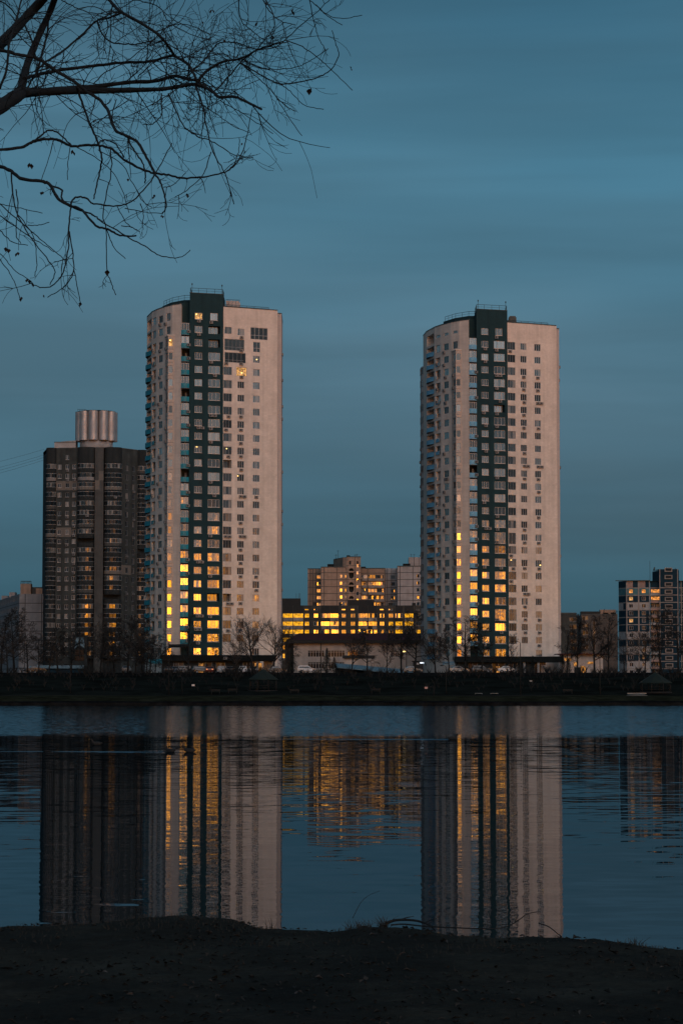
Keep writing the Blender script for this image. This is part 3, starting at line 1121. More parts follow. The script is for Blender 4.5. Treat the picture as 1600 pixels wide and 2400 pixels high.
    for x0, x1, z0, z1, mt in ground['awnings']:
        p = MB()
        p.poly([(x0, y0 - .2, z1), (x0, y0 - 1.6, z0), (x1, y0 - 1.6, z0), (x1, y0 - .2, z1)], mt)
        p.poly([(x0, y0 - 1.6, z0), (x0, y0 - 1.6, z0 - .35), (x1, y0 - 1.6, z0 - .35), (x1, y0 - 1.6, z0)], mt)
        p.poly([(x0, y0 - .2, z1), (x0, y0 - .2, z0 - .3), (x0, y0 - 1.6, z0 - .35), (x0, y0 - 1.6, z0)], mt)
        p.poly([(x1, y0 - .2, z1), (x1, y0 - 1.6, z0), (x1, y0 - 1.6, z0 - .35), (x1, y0 - .2, z0 - .3)], mt)
        p.build('awning', T)
    return T


C1 = (-36.28, 550.0, GZ)
C2 = (30.1, 574.0, GZ)
big = (2.55, 4.6, 2.55, 5, .3, .05)
tower(C1, 'tall pale tower with dark centre stripe and turquoise balconies, bare branches hanging above it', dict(
    seed=3, panel='teal_panel', top_loggia=True, slits=False, back_wing=False, ac9=.2, ac_side=.62, roof_unit='pale',
    open_balconies={22, 19, 13},
    lit={('c5', 25): 'room_lamp', ('bay', 23): 'room_lamp', ('c8', 21): 'room_lamp', ('c9', 22): None},
    lamps={('c7', 15): (-.2, .45), ('c5', 15): (-.3, .55), ('c8', 13): (-.7, .4), ('c9', 22): (.15, 0), ('bay', 23): (-.1, .55), ('c8', 21): (.1, -.25), ('c5', 25): (-.5, .4)},
    over={'c6': {25: (5.7, 1.75, 1.65, 3, 0, 0), 24: 'open', 23: 'open', 4: 'open'},
          'c7': {23: (2.75, 4.9, 2.6, 5, .3, .0), 22: (2.95, 5.2, 2.3, 5, .25, .1), 4: 'open', 14: 'open', 24: (1.2, 1.7, 1.6, 2, 0, .2)},
          'c8': {23: 'skip', 22: 'skip', 21: (4.55, 2.6, 2.1, 3, .3, .0)},
          'c9': {24: (8.9, 4.3, 2.8, 4, .35, -.1), 23: (8.3, 1.75, 2.4, 2, .4, -.2)}}),
    dict(x0=-4.2, x1=21.5, y=-3.2, top=3.9, pillars=(17.5, 21.2), pale=((15.0, 3.0), (18.8, 2.6)), glow_y=1.0,
         glow=((4.4, 1.0, 0, 2.0), (16.9, 1.6, .2, 1.9)), units=((.6, 3.05 - 1.9), (2.2, 1.2), (9.3, 1.2), (10.2, 1.2), (10.4, 3.2)),
         awnings=((-6.5, -3.6, 2.3, 3.0, 'teal_panel'), (-2.2, 2.2, 5.9, 6.3, 'roof_felt'))))
tower(C2, 'tall pale tower with dark centre stripe and sky-blue balconies, low shops at its foot', dict(
    seed=8, panel='blue_panel', top_loggia=False, slits=True, back_wing=True, ac9=.55, ac_side=.3, roof_unit='dark',
    open_balconies={14}, lit={('c6', 18): None},
    lamps={('c7', 7): (-.3, .65), ('c9', 7): (.5, -.4)},
    over={'c6': {25: (5.7, 1.75, 1.65, 3, 0, 0), 9: (5.8, 2.75, 2.7, 3, 0, -.3), 3: (5.8, 2.75, 2.7, 2, .75, -.2), 19: 'open'},
          'c7': {9: (1.12, 1.9, 2.7, 2, 0, -.3), 3: (1.12, 2.0, 2.7, 2, .7, -.2)},
          'c9': {24: (8.25, 1.75, 1.7, 3, 0, 0)}}),
    dict(x0=-3.6, x1=21.6, y=-2.6, top=3.9, pillars=(12.5, 15.8, 21.1), pale=((10.2, 1.7), (15.3, 2.4)), glow_y=1.0,
         glow=((6.0, .8, 0, 1.6),), units=((11.0, 1.2), (17.1, 1.6)),
         awnings=((-6.6, -3.9, 2.2, 2.7, 'canopy_metal'),)))


# ------------------------------------------------------------------ other buildings
def P2(root, px, Y, py=1450):
    p = at(px, py, Y)
    return (p.x - root[0], p.y - root[1])


def zl(root, py, Y, px=800):
    return at(px, py, Y).z - root[2]


def dark_block():
    Y0 = 730
    r0 = at(103, 1500, Y0)
    root = (r0.x, Y0, GZ)
    B = thing('apartment_block', 'dark brown concrete tower block with metal tanks on its roof', 'apartment block', root)
    pt = lambda px, Y: P2(root, px, Y, 1300)
    ztop = zl(root, 1051, 731)
    zrow = [zl(root, 1093, 730) - 2.803 * i for i in range(21)]
    wall = MB()
    e = [pt(100, 747), pt(109, 733), pt(131, 732), pt(181, 731), pt(223, 731), pt(243, 731), pt(285, 732), pt(322, 738), pt(348, 741), pt(360, 750)]
    rng = random.Random(4)

    def light_fn(rows_light, base):
        def fn(u, v):
            for (ra, umin, umax) in rows_light:
                if umin <= u <= umax and zrow[ra] - 1.45 < v < zrow[ra] + 1.35:
                    return 'insulated'
            return base
        return fn
    cvs = [z - 1.45 for z in zrow] + [z + 1.35 for z in zrow]
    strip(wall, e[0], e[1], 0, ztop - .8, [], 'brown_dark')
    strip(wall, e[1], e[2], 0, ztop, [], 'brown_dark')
    # windows of the plain walls
    d, n, L = dirs(e[2], e[3])
    us = [L * f for f in (.16, .52, .84)]
    ops, ws = [], []
    for i, z in enumerate(zrow):
        for j, u in enumerate(us):
            if rng.random() < .97:
                ops.append((u - .55, u + .55, z - .68, z + .68, .17))
                ws.append((u, z))
    ops.append((us[1] - .5, us[1] + .5, zrow[0] + 2.2, zrow[0] + 3.5, .17))
    ws.append((us[1], zrow[0] + 2.85))
    strip(wall, e[2], e[3], 0, ztop, ops, 'brown_wall', light_fn([(2, 0, L), (7, 0, L * .72)], 'brown_wall'), cu=(L * .72,), cvv=cvs)
    for u, z in ws:
        window(B, e[2], d, n, u, z, 1.1, 1.36, 2, 'white' if rng.random() < .7 else 'grey', True, 'window', 'block_glass')
        if rng.random() < .22:
            unit(B, e[2], d, n, u + .1, z - 1.2)
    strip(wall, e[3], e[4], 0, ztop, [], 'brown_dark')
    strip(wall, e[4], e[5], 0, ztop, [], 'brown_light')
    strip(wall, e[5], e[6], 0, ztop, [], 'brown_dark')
    d, n, L = dirs(e[6], e[7])
    us = [L * f for f in (.32, .74)]
    ops, ws = [], []
    for i, z in enumerate(zrow):
        for u in us:
            ops.append((u - .6, u + .6, z - 1.05, z + .65, .17))
            ws.append((u, z))
    strip(wall, e[6], e[7], 0, ztop, ops, 'brown_wall', light_fn([(11, 0, L * .6)], 'brown_wall'), cu=(L * .6,), cvv=cvs)
    for u, z in ws:
        window(B, e[6], d, n, u, z - .2, 1.2, 1.7, 2, 'grey', False, 'side_window', 'dim_glass')
        if rng.random() < .2:
            unit(B, e[6], d, n, u, z - 1.6)
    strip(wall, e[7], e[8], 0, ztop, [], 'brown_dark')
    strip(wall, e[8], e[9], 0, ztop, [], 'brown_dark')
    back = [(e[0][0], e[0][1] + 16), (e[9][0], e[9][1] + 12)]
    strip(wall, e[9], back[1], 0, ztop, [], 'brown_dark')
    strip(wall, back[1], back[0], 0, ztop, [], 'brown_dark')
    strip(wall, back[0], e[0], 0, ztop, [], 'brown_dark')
    wall.build('wall', B)
    rf = MB()
    rf.poly([(p[0], p[1], ztop - .1) for p in e + [back[1], back[0]]], 'roof_felt')
    coping(rf, e, ztop, 'brown_light', .25, .08)
    rf.build('roof', B)
    # parapet walls of the bays, rounded
    prof = [(.5 - .5 * math.cos(math.pi * k / 8), math.sin(math.pi * k / 8) ** .8) for k in range(9)]
    for bi, (a, b, bul) in enumerate(((e[1], e[2], 1.7), (e[3], e[4], 2.3), (e[5], e[6], 2.3), (e[7], e[8], 1.6))):
        d, n, L = dirs(a, b)
        pts = [Vector(a) + d * (L * t) + n * (bul * s) for t, s in prof]
        # crown and foot of the bay
        mb = MB()
        mb.prism([(p.x, p.y) for p in pts], zrow[0] + 1.32, ztop + .25, 'brown_dark', 'roof_felt')
        mb.build('bay_crown', B)
        for i, z in enumerate(zrow):
            if z < 4:
                continue
            mb = MB()
            par = 'brown_dark'
            q = rng.random()
            if (bi, i) in ((0, 1), (1, 1)):
                par = 'parapet_pale'
            elif (bi, i) in ((1, 2), (2, 2), (2, 11), (0, 7)):
                par = 'insulated'
            elif q < .12:
                par = 'brown_light'
            openb = (bi, i) in ((1, 8), (2, 14), (3, 9))
            for p, s in zip(pts[:-1], pts[1:]):
                mb.poly([(p.x, p.y, -1.45), (s.x, s.y, -1.45), (s.x, s.y, -.55), (p.x, p.y, -.55)], par)
            mb.poly([(p.x, p.y, -.55) for p in pts], 'slab_concrete')
            mb.poly([(p.x, p.y, -1.45) for p in reversed(pts)], 'slab_concrete')
            for p, s in zip(pts[:-1], pts[1:]):
                mb.poly([(p.x, p.y, .8), (s.x, s.y, .8), (s.x, s.y, 1.345), (p.x, p.y, 1.345)], 'brown_dark')
            o = mb.build('balcony', B, (0, 0, z))
            if openb:
                continue
            gf, gp = MB(), MB()
            ins = [p - n * .06 for p in pts]
            for p, s in zip(ins[:-1], ins[1:]):
                seg = (s - p)
                k = max(1, round(seg.length / .75))
                for t in range(k + 1):
                    c = p + seg * (t / k)
                    w = .05
                    gf.box(c.x - w, c.x + w, c.y - w, c.y + w, -.48, .72, 'white_frame')
                dd = seg.normalized()
                nn = Vector((dd.y, -dd.x)) * .045
                for za, zb in ((-.55, -.48), (.72, .8)):
                    gf.poly([(p.x + nn.x, p.y + nn.y, za), (s.x + nn.x, s.y + nn.y, za), (s.x + nn.x, s.y + nn.y, zb), (p.x + nn.x, p.y + nn.y, zb)], 'white_frame')
                gp.poly([(p.x, p.y, -.5), (s.x, s.y, -.5), (s.x, s.y, .74), (p.x, p.y, .74)], 'block_glass')
            gf.poly([(p.x, p.y, .8) for p in pts], 'brown_dark')
            fr = gf.build('glazing', o)
            gp.build('pane', fr)
            if rng.random() < .15:
                unit(B, a, d, n, L * .6, z - 1.0, bul)
    # pillar between the two middle bays
    pl = MB()
    pa, pb = Vector(e[4]), Vector(e[5])
    d, n, L = dirs(e[4], e[5])
    q = [pa + n * 1.7, pb + n * 1.7, pb - n * .1, pa - n * .1]

    pl2 = MB()
    strip(pl2, tuple(q[0]), tuple(q[1]), 0, ztop + .2, [], 'brown_light', light_fn([(2, 0, L * .55), (1, L * .45, L)], 'brown_light'), cu=(L * .55, L * .45), cvv=cvs)
    strip(pl2, tuple(q[3]), tuple(q[0]), 0, ztop + .2, [], 'brown_light')
    strip(pl2, tuple(q[1]), tuple(q[2]), 0, ztop + .2, [], 'brown_light')
    pl2.poly([(p.x, p.y, ztop + .2) for p in q], 'roof_felt')
    pl2.build('pillar', B)
    # roof house and ring of metal tanks
    x0, x1 = pt(126, 738)[0], pt(176, 738)[0]
    mb = MB()
    zr0, zr1 = ztop - .2, zl(root, 1037, 738)
    mb.poly([(x0, 8, zr0), (x1, 8, zr0), (x1, 8, zr1 + .6), (x0 + 3.4, 8, zr1 + .4), (x0, 8, zr1)], 'tank_plinth')
    mb.poly([(x0, 14, zr0), (x0, 8, zr0), (x0, 8, zr1), (x0, 14, zr1)], 'tank_plinth')
    mb.poly([(x1, 8, zr0), (x1, 14, zr0), (x1, 14, zr1 + .6), (x1, 8, zr1 + .6)], 'tank_plinth')
    mb.poly([(x0, 8, zr1), (x0 + 3.4, 8, zr1 + .4), (x1, 8, zr1 + .6), (x1, 14, zr1 + .6), (x0 + 3.4, 14, zr1 + .4), (x0, 14, zr1)], 'roof_felt')
    mb.box(x0 - .1, x1 + .1, 7.9, 8.0, zr1 + .02, zr1 + .2, 'coping_metal')
    mb.build('stair_house', B)
    cx = pt(224, 740)[0]
    cy = 10.5
    zt0, zt1 = zl(root, 1033, 738), zl(root, 965, 738)
    mb = MB()
    mb.cyl(cx, cy, ztop - .2, zt0 + .2, 5.0, 5.0, 'tank_plinth', 24)
    mb.build('tank_plinth', B)
    nt_ = 10
    for i in range(nt_):
        t = 2 * math.pi * (i + .35) / nt_
        c = Vector((cx + 4.95 * math.cos(t), cy + 4.95 * math.sin(t)))
        mb = MB()
        rr = 1.5
        segs = 4
        for k in range(segs):
            za = zt0 + (zt1 - zt0) * k / segs
            zb = zt0 + (zt1 - zt0) * (k + 1) / segs
            mb.cyl(0, 0, za, zb - .06, rr, rr, 'tank_metal', 20, captop=False)
            mb.cyl(0, 0, zb - .06, zb, rr - .02, rr - .02, 'tank_plinth', 20, captop=False)
        mb.cyl(0, 0, zt1, zt1 + .05, rr, rr, 'coping_metal', 20)
        mb.build('tank', B, (c.x, c.y, 0))
    mb = MB()
    mb.cyl(cx, cy, zt1 + .05, zt1 + .22, 5.6, 5.6, 'coping_metal', 24)
    for k in range(6):
        mb.tube([(cx - 5.6 + .5 * k, cy - 1, zt1 + .2), (cx - 5.6 + .5 * k, cy - 1, zt1 + .9)], .04, 'rail_metal', 4)
    mb.tube([(cx - 5.7, cy - 1, zt1 + .9), (cx - 3, cy - 1, zt1 + .9)], .05, 'rail_metal', 4)
    mb.build('tank_cover', B)
    # entrance hood and low shops in front
    mb = MB()
    xa, xb = pt(103, 728)[0] - 1, pt(202, 728)[0]
    mb.box(xa, xb, -6.5, -2.4, -.5, 2.9, 'navy_panel')
    mb.build('shop', B)
    mb = MB()
    mb.box(xa - .2, xb + .2, -7.3, -6.51, 2.3, 3.2, 'canopy_metal')
    mb.build('shop_canopy', B)
    mb = MB()
    mb.box(xa + .3, xa + 2.6, -6.62, -6.51, .4, 2.0, 'pale_panel')
    mb.build('sign_panel', B)
    ex = pt(190, 727)[0]
    mb = MB()
    for s in (-1, 1):
        mb.poly([(ex + s * .2, -4.2, 11.5), (ex + s * .2, -4.2, 9), (ex + s * 1.6, -4.2, 8.2), (ex + s * 1.1, -4.2, 11.5)][::s], 'canopy_metal')
    for z0, z1 in ((4.6, 6.0), (6.3, 7.8)):
        mb.box(ex - 1.3, ex - .08, -4.25, -4.15, z0, z1, 'dim_glass')
        mb.box(ex + .08, ex + 1.3, -4.25, -4.15, z0, z1, 'dim_glass')
    mb.box(ex - 2.2, ex + 2.2, -4.1, -2.5, 3, 12.2, 'brown_dark')
    mb.build('entrance_porch', B)
    return B


dark_block()


def jointed(cu, cvs, w=.12):
    """Cut positions for panel joints and a test for them."""
    us = [x + s * w for x in cu for s in (-1, 1)]
    vs = [x + s * w for x in cvs for s in (-1, 1)]

    def is_joint(u, v):
        return any(abs(u - x) < w for x in cu) or any(abs(v - x) < w for x in cvs)
    return us, vs, is_joint


def simple_wall(mb, root, pa, pb, zt, mat, ucuts, zrows, wins, parent, gl, style='grey', fl=2.8, colour=None, z0=0, jw=.11, joint='joint'):
    """Panel wall with joints; wins: (u, row, w, h, panes)."""
    d, n, L = dirs(pa, pb)
    us, vs, isj = jointed(ucuts, zrows, jw)
    ops = [(u - w / 2, u + w / 2, z - h / 2, z + h / 2, .16) for u, z, w, h, p in wins]

    def fn(u, v):
        if isj(u, v):
            return joint
        return colour(u, v) if colour else mat
    strip(mb, pa, pb, z0, zt, ops, mat, fn, us, vs)
    for u, z, w, h, p in wins:
        window(parent, pa, d, n, u, z, w, h, p, style, False, 'window', gl)


def far_left_block():
    r0 = at(45, 1500, 743)
    root = (r0.x, 743, GZ)
    B = thing('panel_building', 'grey panel block with a windowless end wall beside the dark brown block', 'apartment block', root)
    zt = zl(root, 1392, 743)
    rows = [zt - 2.82 * i for i in range(1, 10)]
    mb = MB()
    a, b = P2(root, -30, 832), (0, 0)
    c = P2(root, 106, 743)
    d, n, L = dirs(a, b)
    wins = []
    rng = random.Random(2)
    for i in range(8):
        for k in range(int(L / 3.6)):
            wins.append((1.8 + 3.6 * k, zt - 1.3 - 2.82 * i, 1.5, 1.35, 2))
    simple_wall(mb, root, a, b, zt, 'cool_panel', [3.6 * k for k in range(1, int(L / 3.6) + 1)], rows, [w for w in wins if w[0] > L - 62][:96], B, 'dim_glass')
    simple_wall(mb, root, b, c, zt, 'cool_panel', [1.8, 6.8], rows, [], B, 'dim_glass')
    strip(mb, c, (c[0], c[1] + 12), 0, zt, [], 'grey_panel')
    mb.poly([(a[0], a[1], zt - .05), (b[0], b[1], zt - .05), (c[0], c[1], zt - .05), (c[0], c[1] + 12, zt - .05), (a[0] + 12, a[1] + 5, zt - .05)], 'roof_felt')
    mb.build('wall', B)
    for px0, px1, py0, py1, mt, dy in ((48, 72, 1368, 1390, 'peach_panel', 6), (50, 98, 1376, 1389, 'coping_metal', 9), (84, 106, 1379, 1389, 'peach_panel', 3), (22, 36, 1388, 1399, 'grey_panel', 22), (4, 18, 1396, 1404, 'grey_panel', 44)):
        q = MB()
        xa, xb = P2(root, px0, 743 + dy)[0], P2(root, px1, 743 + dy)[0]
        q.box(xa, xb, dy, dy + 4, zt - .3, zl(root, py0, 743 + dy), mt)
        q.build('roof_house', B)
    q = MB()
    xa, xb = P2(root, 48, 749)[0], P2(root, 72, 749)[0]
    z = zl(root, 1362, 749)
    for i in range(9):
        x = xa + (xb - xa) * i / 8
        q.tube([(x, 7, z - 1.0), (x, 7, z)], .07, 'rail_metal', 4)
    q.tube([(xa, 7, z), (xb, 7, z)], .1, 'rail_metal', 4)
    q.build('roof_railing', B)


far_left_block()


def long_block():
    Y = 850
    r0 = at(640, 1500, Y)
    root = (r0.x, Y, GZ)
    B = thing('long_apartment_block', 'long dark nine-storey block with glowing windows between the pale towers', 'apartment block', root)
    X = lambda px: P2(root, px, Y)[0]
    zt = zl(root, 1419, Y)
    rz = [zl(root, 1442.8, Y) - 2.8 * i for i in range(6)]
    mb = MB()
    ops, ws = [], []
    loggias = [(663, 686), (686.8, 710.5), (752, 772.4), (773, 793.5), (839.5, 862), (863, 883), (926, 943), (947.5, 968.5)]
    singles = [(714, 724.5), (735, 745.5), (800, 810.5), (821.5, 832), (889.5, 900), (910, 921), (975, 985)]
    rng = random.Random(9)
    for i, z in enumerate(rz):
        for a, b in loggias:
            ops.append((X(a), X(b), z - .78, z + .8, .3))
            ws.append(((X(a) + X(b)) / 2, z + .01, X(b) - X(a), 1.58, max(3, round((X(b) - X(a)) / .75)), 'loggia_window'))
        for a, b in singles:
            ops.append((X(a), X(b), z - .72, z + .72, .17))
            ws.append(((X(a) + X(b)) / 2, z, X(b) - X(a), 1.44, 2, 'window'))
    for a, b in singles:
        z = zl(root, 1428.6, Y)
        ops.append((X(a), X(b) - .2, z - .25, z + .25, .17))
        ws.append(((X(a) + X(b) - .2) / 2, z, X(b) - X(a) - .2, .5, 1, 'attic_window'))
    x1 = X(1000)
    us, vs, isj = jointed([X(p) for p in (711.5, 747, 798, 835, 886, 923, 972)], [z + 1.35 for z in rz], .07)
    strip(mb, (0, 0), (x1, 0), 0, zt, ops, 'long_wall', lambda u, v: 'long_dark' if isj(u, v) or (v > rz[0] + .8 and any(X(a) < u < X(b) for a, b in loggias)) else 'long_wall', us + [X(a) for a, b in loggias] + [X(b) for a, b in loggias], vs + [rz[0] + .8])
    mb.poly([(0, 0, zt - .03), (x1, 0, zt - .03), (x1, 12, zt - .03), (0, 12, zt - .03)], 'roof_felt')
    strip(mb, (x1, 0), (x1, 12), 0, zt, [], 'long_wall')
    strip(mb, (0, 12), (0, 0), 0, zt, [], 'long_wall')
    mb.build('wall', B)
    d, n = Vector((1, 0)), Vector((0, -1))
    for u, z, w, h, p, nm in ws:
        lit = 'painted_glow_gold' if ((u < X(725) and rng.random() < .8) or (u > X(905) and rng.random() < .35)) and z > rz[3] else None  # emission imitates sunset reflections that the towers block from these panes
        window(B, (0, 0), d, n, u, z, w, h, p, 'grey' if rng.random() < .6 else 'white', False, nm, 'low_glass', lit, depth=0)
    for i, z in enumerate(rz):
        for a, b in loggias:
            q = MB()
            mt = rng.choice(['parapet_pale', 'parapet_pale', 'long_wall', 'long_dark', 'grey_panel'])
            m2 = rng.choice(['parapet_pale', mt, mt])
            xm = X(a) + (X(b) - X(a)) * rng.uniform(.3, .7)
            q.box(X(a) + .05, xm, -.34, -.02, z - 1.9, z - .85, mt)
            q.box(xm, X(b) - .05, -.335, -.02, z - 1.9, z - .852, m2)
            q.build('balcony_parapet', B)
            if rng.random() < .25:
                unit(B, (0, 0), d, n, X(b) - .7, z - 1.3, .34)
    for pa, pb, py, dy in ((640, 704, 1402.5, 4), (815, 877, 1406, 5), (733, 742, 1411, 3), (910, 920, 1413, 3), (966, 974, 1413, 3), (794, 800, 1412, 3)):
        q = MB()
        q.box(P2(root, pa, Y + dy)[0], P2(root, pb, Y + dy)[0], dy, dy + 4, zt - .1, zl(root, py, Y + dy), 'long_dark')
        q.build('roof_house', B)
    q = MB()
    for px in (694, 700, 703):
        x = P2(root, px, Y + 4)[0]
        q.tube([(x, 6, zt), (x, 6, zt + 4.5)], .06, 'rail_metal', 4)
    q.build('aerial', B)


long_block()


def peach_block():
    Y = 984
    r0 = at(721, 1500, Y)
    root = (r0.x, Y, GZ)
    B = thing('panel_apartment_block', 'peach and grey stepped panel block with arched loggias behind the long dark block', 'apartment block', root)
    fl = 2.8
    pt = lambda px, dy=0: P2(root, px, Y + dy, 1380)
    zz = lambda py, dy=0: zl(root, py, Y + dy)
    zr = [zz(1350.5) - fl * i for i in range(7)]
    jr = [z + fl / 2 for z in zr]
    mb = MB()
    d0, n0 = Vector((1, 0)), Vector((0, -1))

    def front(pa, pb, dy, top, mat, ju, wins, parent=B, jz=jr):
        a, b = pt(pa, dy), pt(pb, dy)
        simple_wall(mb, root, a, b, zz(top, dy), mat, [pt(p, dy)[0] - a[0] for p in ju], jz, [(pt(p, dy)[0] - a[0], z, w, h, k) for p, z, w, h, k in wins], parent, 'low_glass')
        return a, b
    # left step, recessed
    a, b = front(721, 752, 6, 1334, 'tan_panel', [727, 733, 741], [(747, z, 1.6, 1.4, 2) for z in zr])
    strip(mb, (a[0], 20), a, 0, zz(1334, 6), [], 'tan_panel')
    mb.poly([(a[0], a[1], zz(1334, 6)), (b[0], b[1], zz(1334, 6)), (b[0], 20, zz(1334, 6)), (a[0], 20, zz(1334, 6))], 'roof_felt')
    # main peach wall
    a, b = front(752, 812, 0, 1330, 'peach_panel', [759, 789], [(799, z, 1.0, 1.35, 1) for z in zr] + [(809.7, z, .5, 1.3, 1) for z in zr])
    strip(mb, (a[0], 6), a, 0, zz(1330), [], 'peach_panel')
    mb.poly([(a[0], 0, zz(1330)), (b[0], 0, zz(1330)), (b[0], 18, zz(1330)), (a[0], 18, zz(1330))], 'roof_felt')
    # stair tower with arches
    a, b = pt(812, -.6), pt(845, -.6)
    L = b[0] - a[0]
    ztw = zz(1306)
    cxs = pt(823, -.6)[0] - a[0]
    wsx = pt(837.3, -.6)[0] - a[0]
    ops = [(wsx - .45, wsx + .45, z - .7, z + .7, .16) for z in [zr[0] + 1.4 + fl] + [zr[0] + 1.4 - fl * i for i in range(0, 6)]]
    arch = []
    for i in range(3):
        zb = zr[0] - fl * 2 * i
        arch.append((cxs - 1.0, cxs + 1.0, zb - .95, zb + 1.35, 1.5))
        arch.append((cxs - 1.0, cxs + 1.0, zb + 2.05, zb + 3.25, 1.5))
    us, vs, isj = jointed([cxs - 1.5, cxs + 1.5], jr + [zr[0] + 1.5 * fl], .1)
    strip(mb, a, b, 0, ztw, ops + arch + [(wsx - .35, wsx + .35, ztw - 3.2, ztw - 1.6, .2), (cxs - .9, cxs - .1, ztw - 3.0, ztw - 1.5, .3)], 'peach_panel', lambda u, v: 'joint' if isj(u, v) else 'peach_panel', us, vs)
    for o in ops:
        window(B, a, d0, n0, wsx, (o[2] + o[3]) / 2, .9, 1.4, 1, 'grey', False, 'stair_window', 'low_glass')
    for u0, u1, v0, v1, dep in arch:
        q = MB()
        c = (u0 + u1) / 2
        r = (u1 - u0) / 2
        up = (v1 - v0) < 1.7
        K = 10
        for k in range(K):
            t0, t1 = math.pi * k / K, math.pi * (k + 1) / K
            x0, x1 = c - r * math.cos(t0), c - r * math.cos(t1)
            h = (v1 - v0)
            if up:
                y0, y1 = v1 - h + h * math.sin(t0), v1 - h + h * math.sin(t1)
                q.poly([(x0, -.0, y0), (x1, -.0, y1), (x1, -.0, v1), (x0, -.0, v1)], 'peach_panel')
            else:
                hh = h * .55
                y0, y1 = v0 + hh - hh * math.sin(t0), v0 + hh - hh * math.sin(t1)
                q.poly([(x0, -.0, v0), (x1, -.0, v0), (x1, -.0, y1), (x0, -.0, y0)], 'peach_panel')
        q.build('arched_surround', B, (a[0], a[1] + .02, 0))
    strip(mb, pt(781, 14), pt(803, 1), zz(1330) - .5, ztw - .1, [], 'tan_panel', None)
    strip(mb, pt(803, 1), a, zz(1330) - .5, ztw - .1, [], 'peach_panel')
    strip(mb, b, (b[0], b[1] + 14), 0, ztw, [], 'tan_panel')
    mb.poly([(a[0], a[1], ztw), (b[0], b[1], ztw), (b[0], b[1] + 14, ztw), (pt(781, 14)[0], 14, ztw), (pt(803, 1)[0], 1, ztw)], 'roof_felt')
    # balconies to the right of the tower
    wins = []
    for z in zr:
        wins += [(853.5, z, 2.3, 1.5, 3), (872, z, 3.2, 1.5, 4), (888.5, z, 3.4, 1.5, 4)]
    a, b = front(845, 903, 4, 1333, 'tan_panel', [846.5, 861, 902], wins)
    mb.poly([(a[0], a[1], zz(1333, 4)), (b[0], b[1], zz(1333, 4)), (b[0], 20, zz(1333, 4)), (a[0], 20, zz(1333, 4))], 'roof_felt')
    for z in zr:
        for p0, p1 in ((848, 860), (863, 901)):
            q = MB()
            q.box(pt(p0, 4)[0], pt(p1, 4)[0], 3.2, 3.97, z - 1.75, z - .85, 'parapet_pale')
            q.build('balcony_parapet', B)
    # grey recess and grey block
    a, b = front(903, 931, 8, 1332, 'grey_panel', [907, 917], [(920, z, 1.6, 1.4, 2) for z in zr])
    mb.poly([(a[0], a[1], zz(1332, 8)), (b[0], b[1], zz(1332, 8)), (b[0], 20, zz(1332, 8)), (a[0], 20, zz(1332, 8))], 'roof_felt')
    a, b = front(931, 1000, -2, 1328, 'grey_panel', [937, 967], [(979, z, 1.1, 1.35, 1) for z in zr])
    strip(mb, (a[0], 8), a, 0, zz(1328, -2), [], 'grey_panel')
    mb.poly([(a[0], a[1], zz(1328, -2)), (b[0], b[1], zz(1328, -2)), (b[0], 20, zz(1328, -2)), (a[0], 20, zz(1328, -2))], 'roof_felt')
    a, b = front(958, 1000, 5, 1306, 'grey_panel', [970, 982], [], jz=[])
    strip(mb, (a[0], 16), a, zz(1328) - .5, zz(1306, 5), [], 'grey_panel')
    mb.poly([(a[0], a[1], zz(1306, 5)), (b[0], b[1], zz(1306, 5)), (b[0], 16, zz(1306, 5)), (a[0], 16, zz(1306, 5))], 'roof_felt')
    mb.build('wall', B)
    q = MB()
    for p0, p1, top in ((721, 752, 1334), (752, 812, 1330), (812, 845, 1306), (845, 903, 1333), (931, 1000, 1328)):
        dy = {721: 6, 752: 0, 812: -.6, 845: 4, 931: -2}[p0]
        q.box(pt(p0, dy)[0] - .1, pt(p1, dy)[0] + (.1 if p0 != 845 else -.1), dy - .12, dy + .3, zz(top, dy) + .004, zz(top, dy) + .35, 'coping_metal')
    q.build('roof_edge', B)
    for p0, p1, py, dy in ((767, 782, 1322, 6), (845.5, 857, 1328, 8), (944, 961, 1321, 4), (812, 820, 1301.5, 5)):
        q = MB()
        base = zz(1330, dy) - .3 if p0 != 812 else ztw - .1
        q.box(pt(p0, dy)[0], pt(p1, dy)[0], dy, dy + 3, base, zz(py, dy), 'roof_felt')
        q.build('roof_house', B)
    q = MB()
    for px, py, base in ((787, 1299, 1306), (792, 1289, 1306), (836, 1298, 1306), (832, 1299, 1306), (963, 1298, 1306), (970, 1298, 1306), (984, 1300, 1306)):
        x = pt(px, 9)[0]
        zt_ = zz(py, 9)
        q.tube([(x, 9, zz(base) - .5), (x, 9, zt_)], .07, 'rail_metal', 4)
        q.tube([(x - .7, 9, zt_ - .4), (x + .7, 9, zt_ - .4)], .04, 'rail_metal', 4)
    q.build('aerial', B)


peach_block()


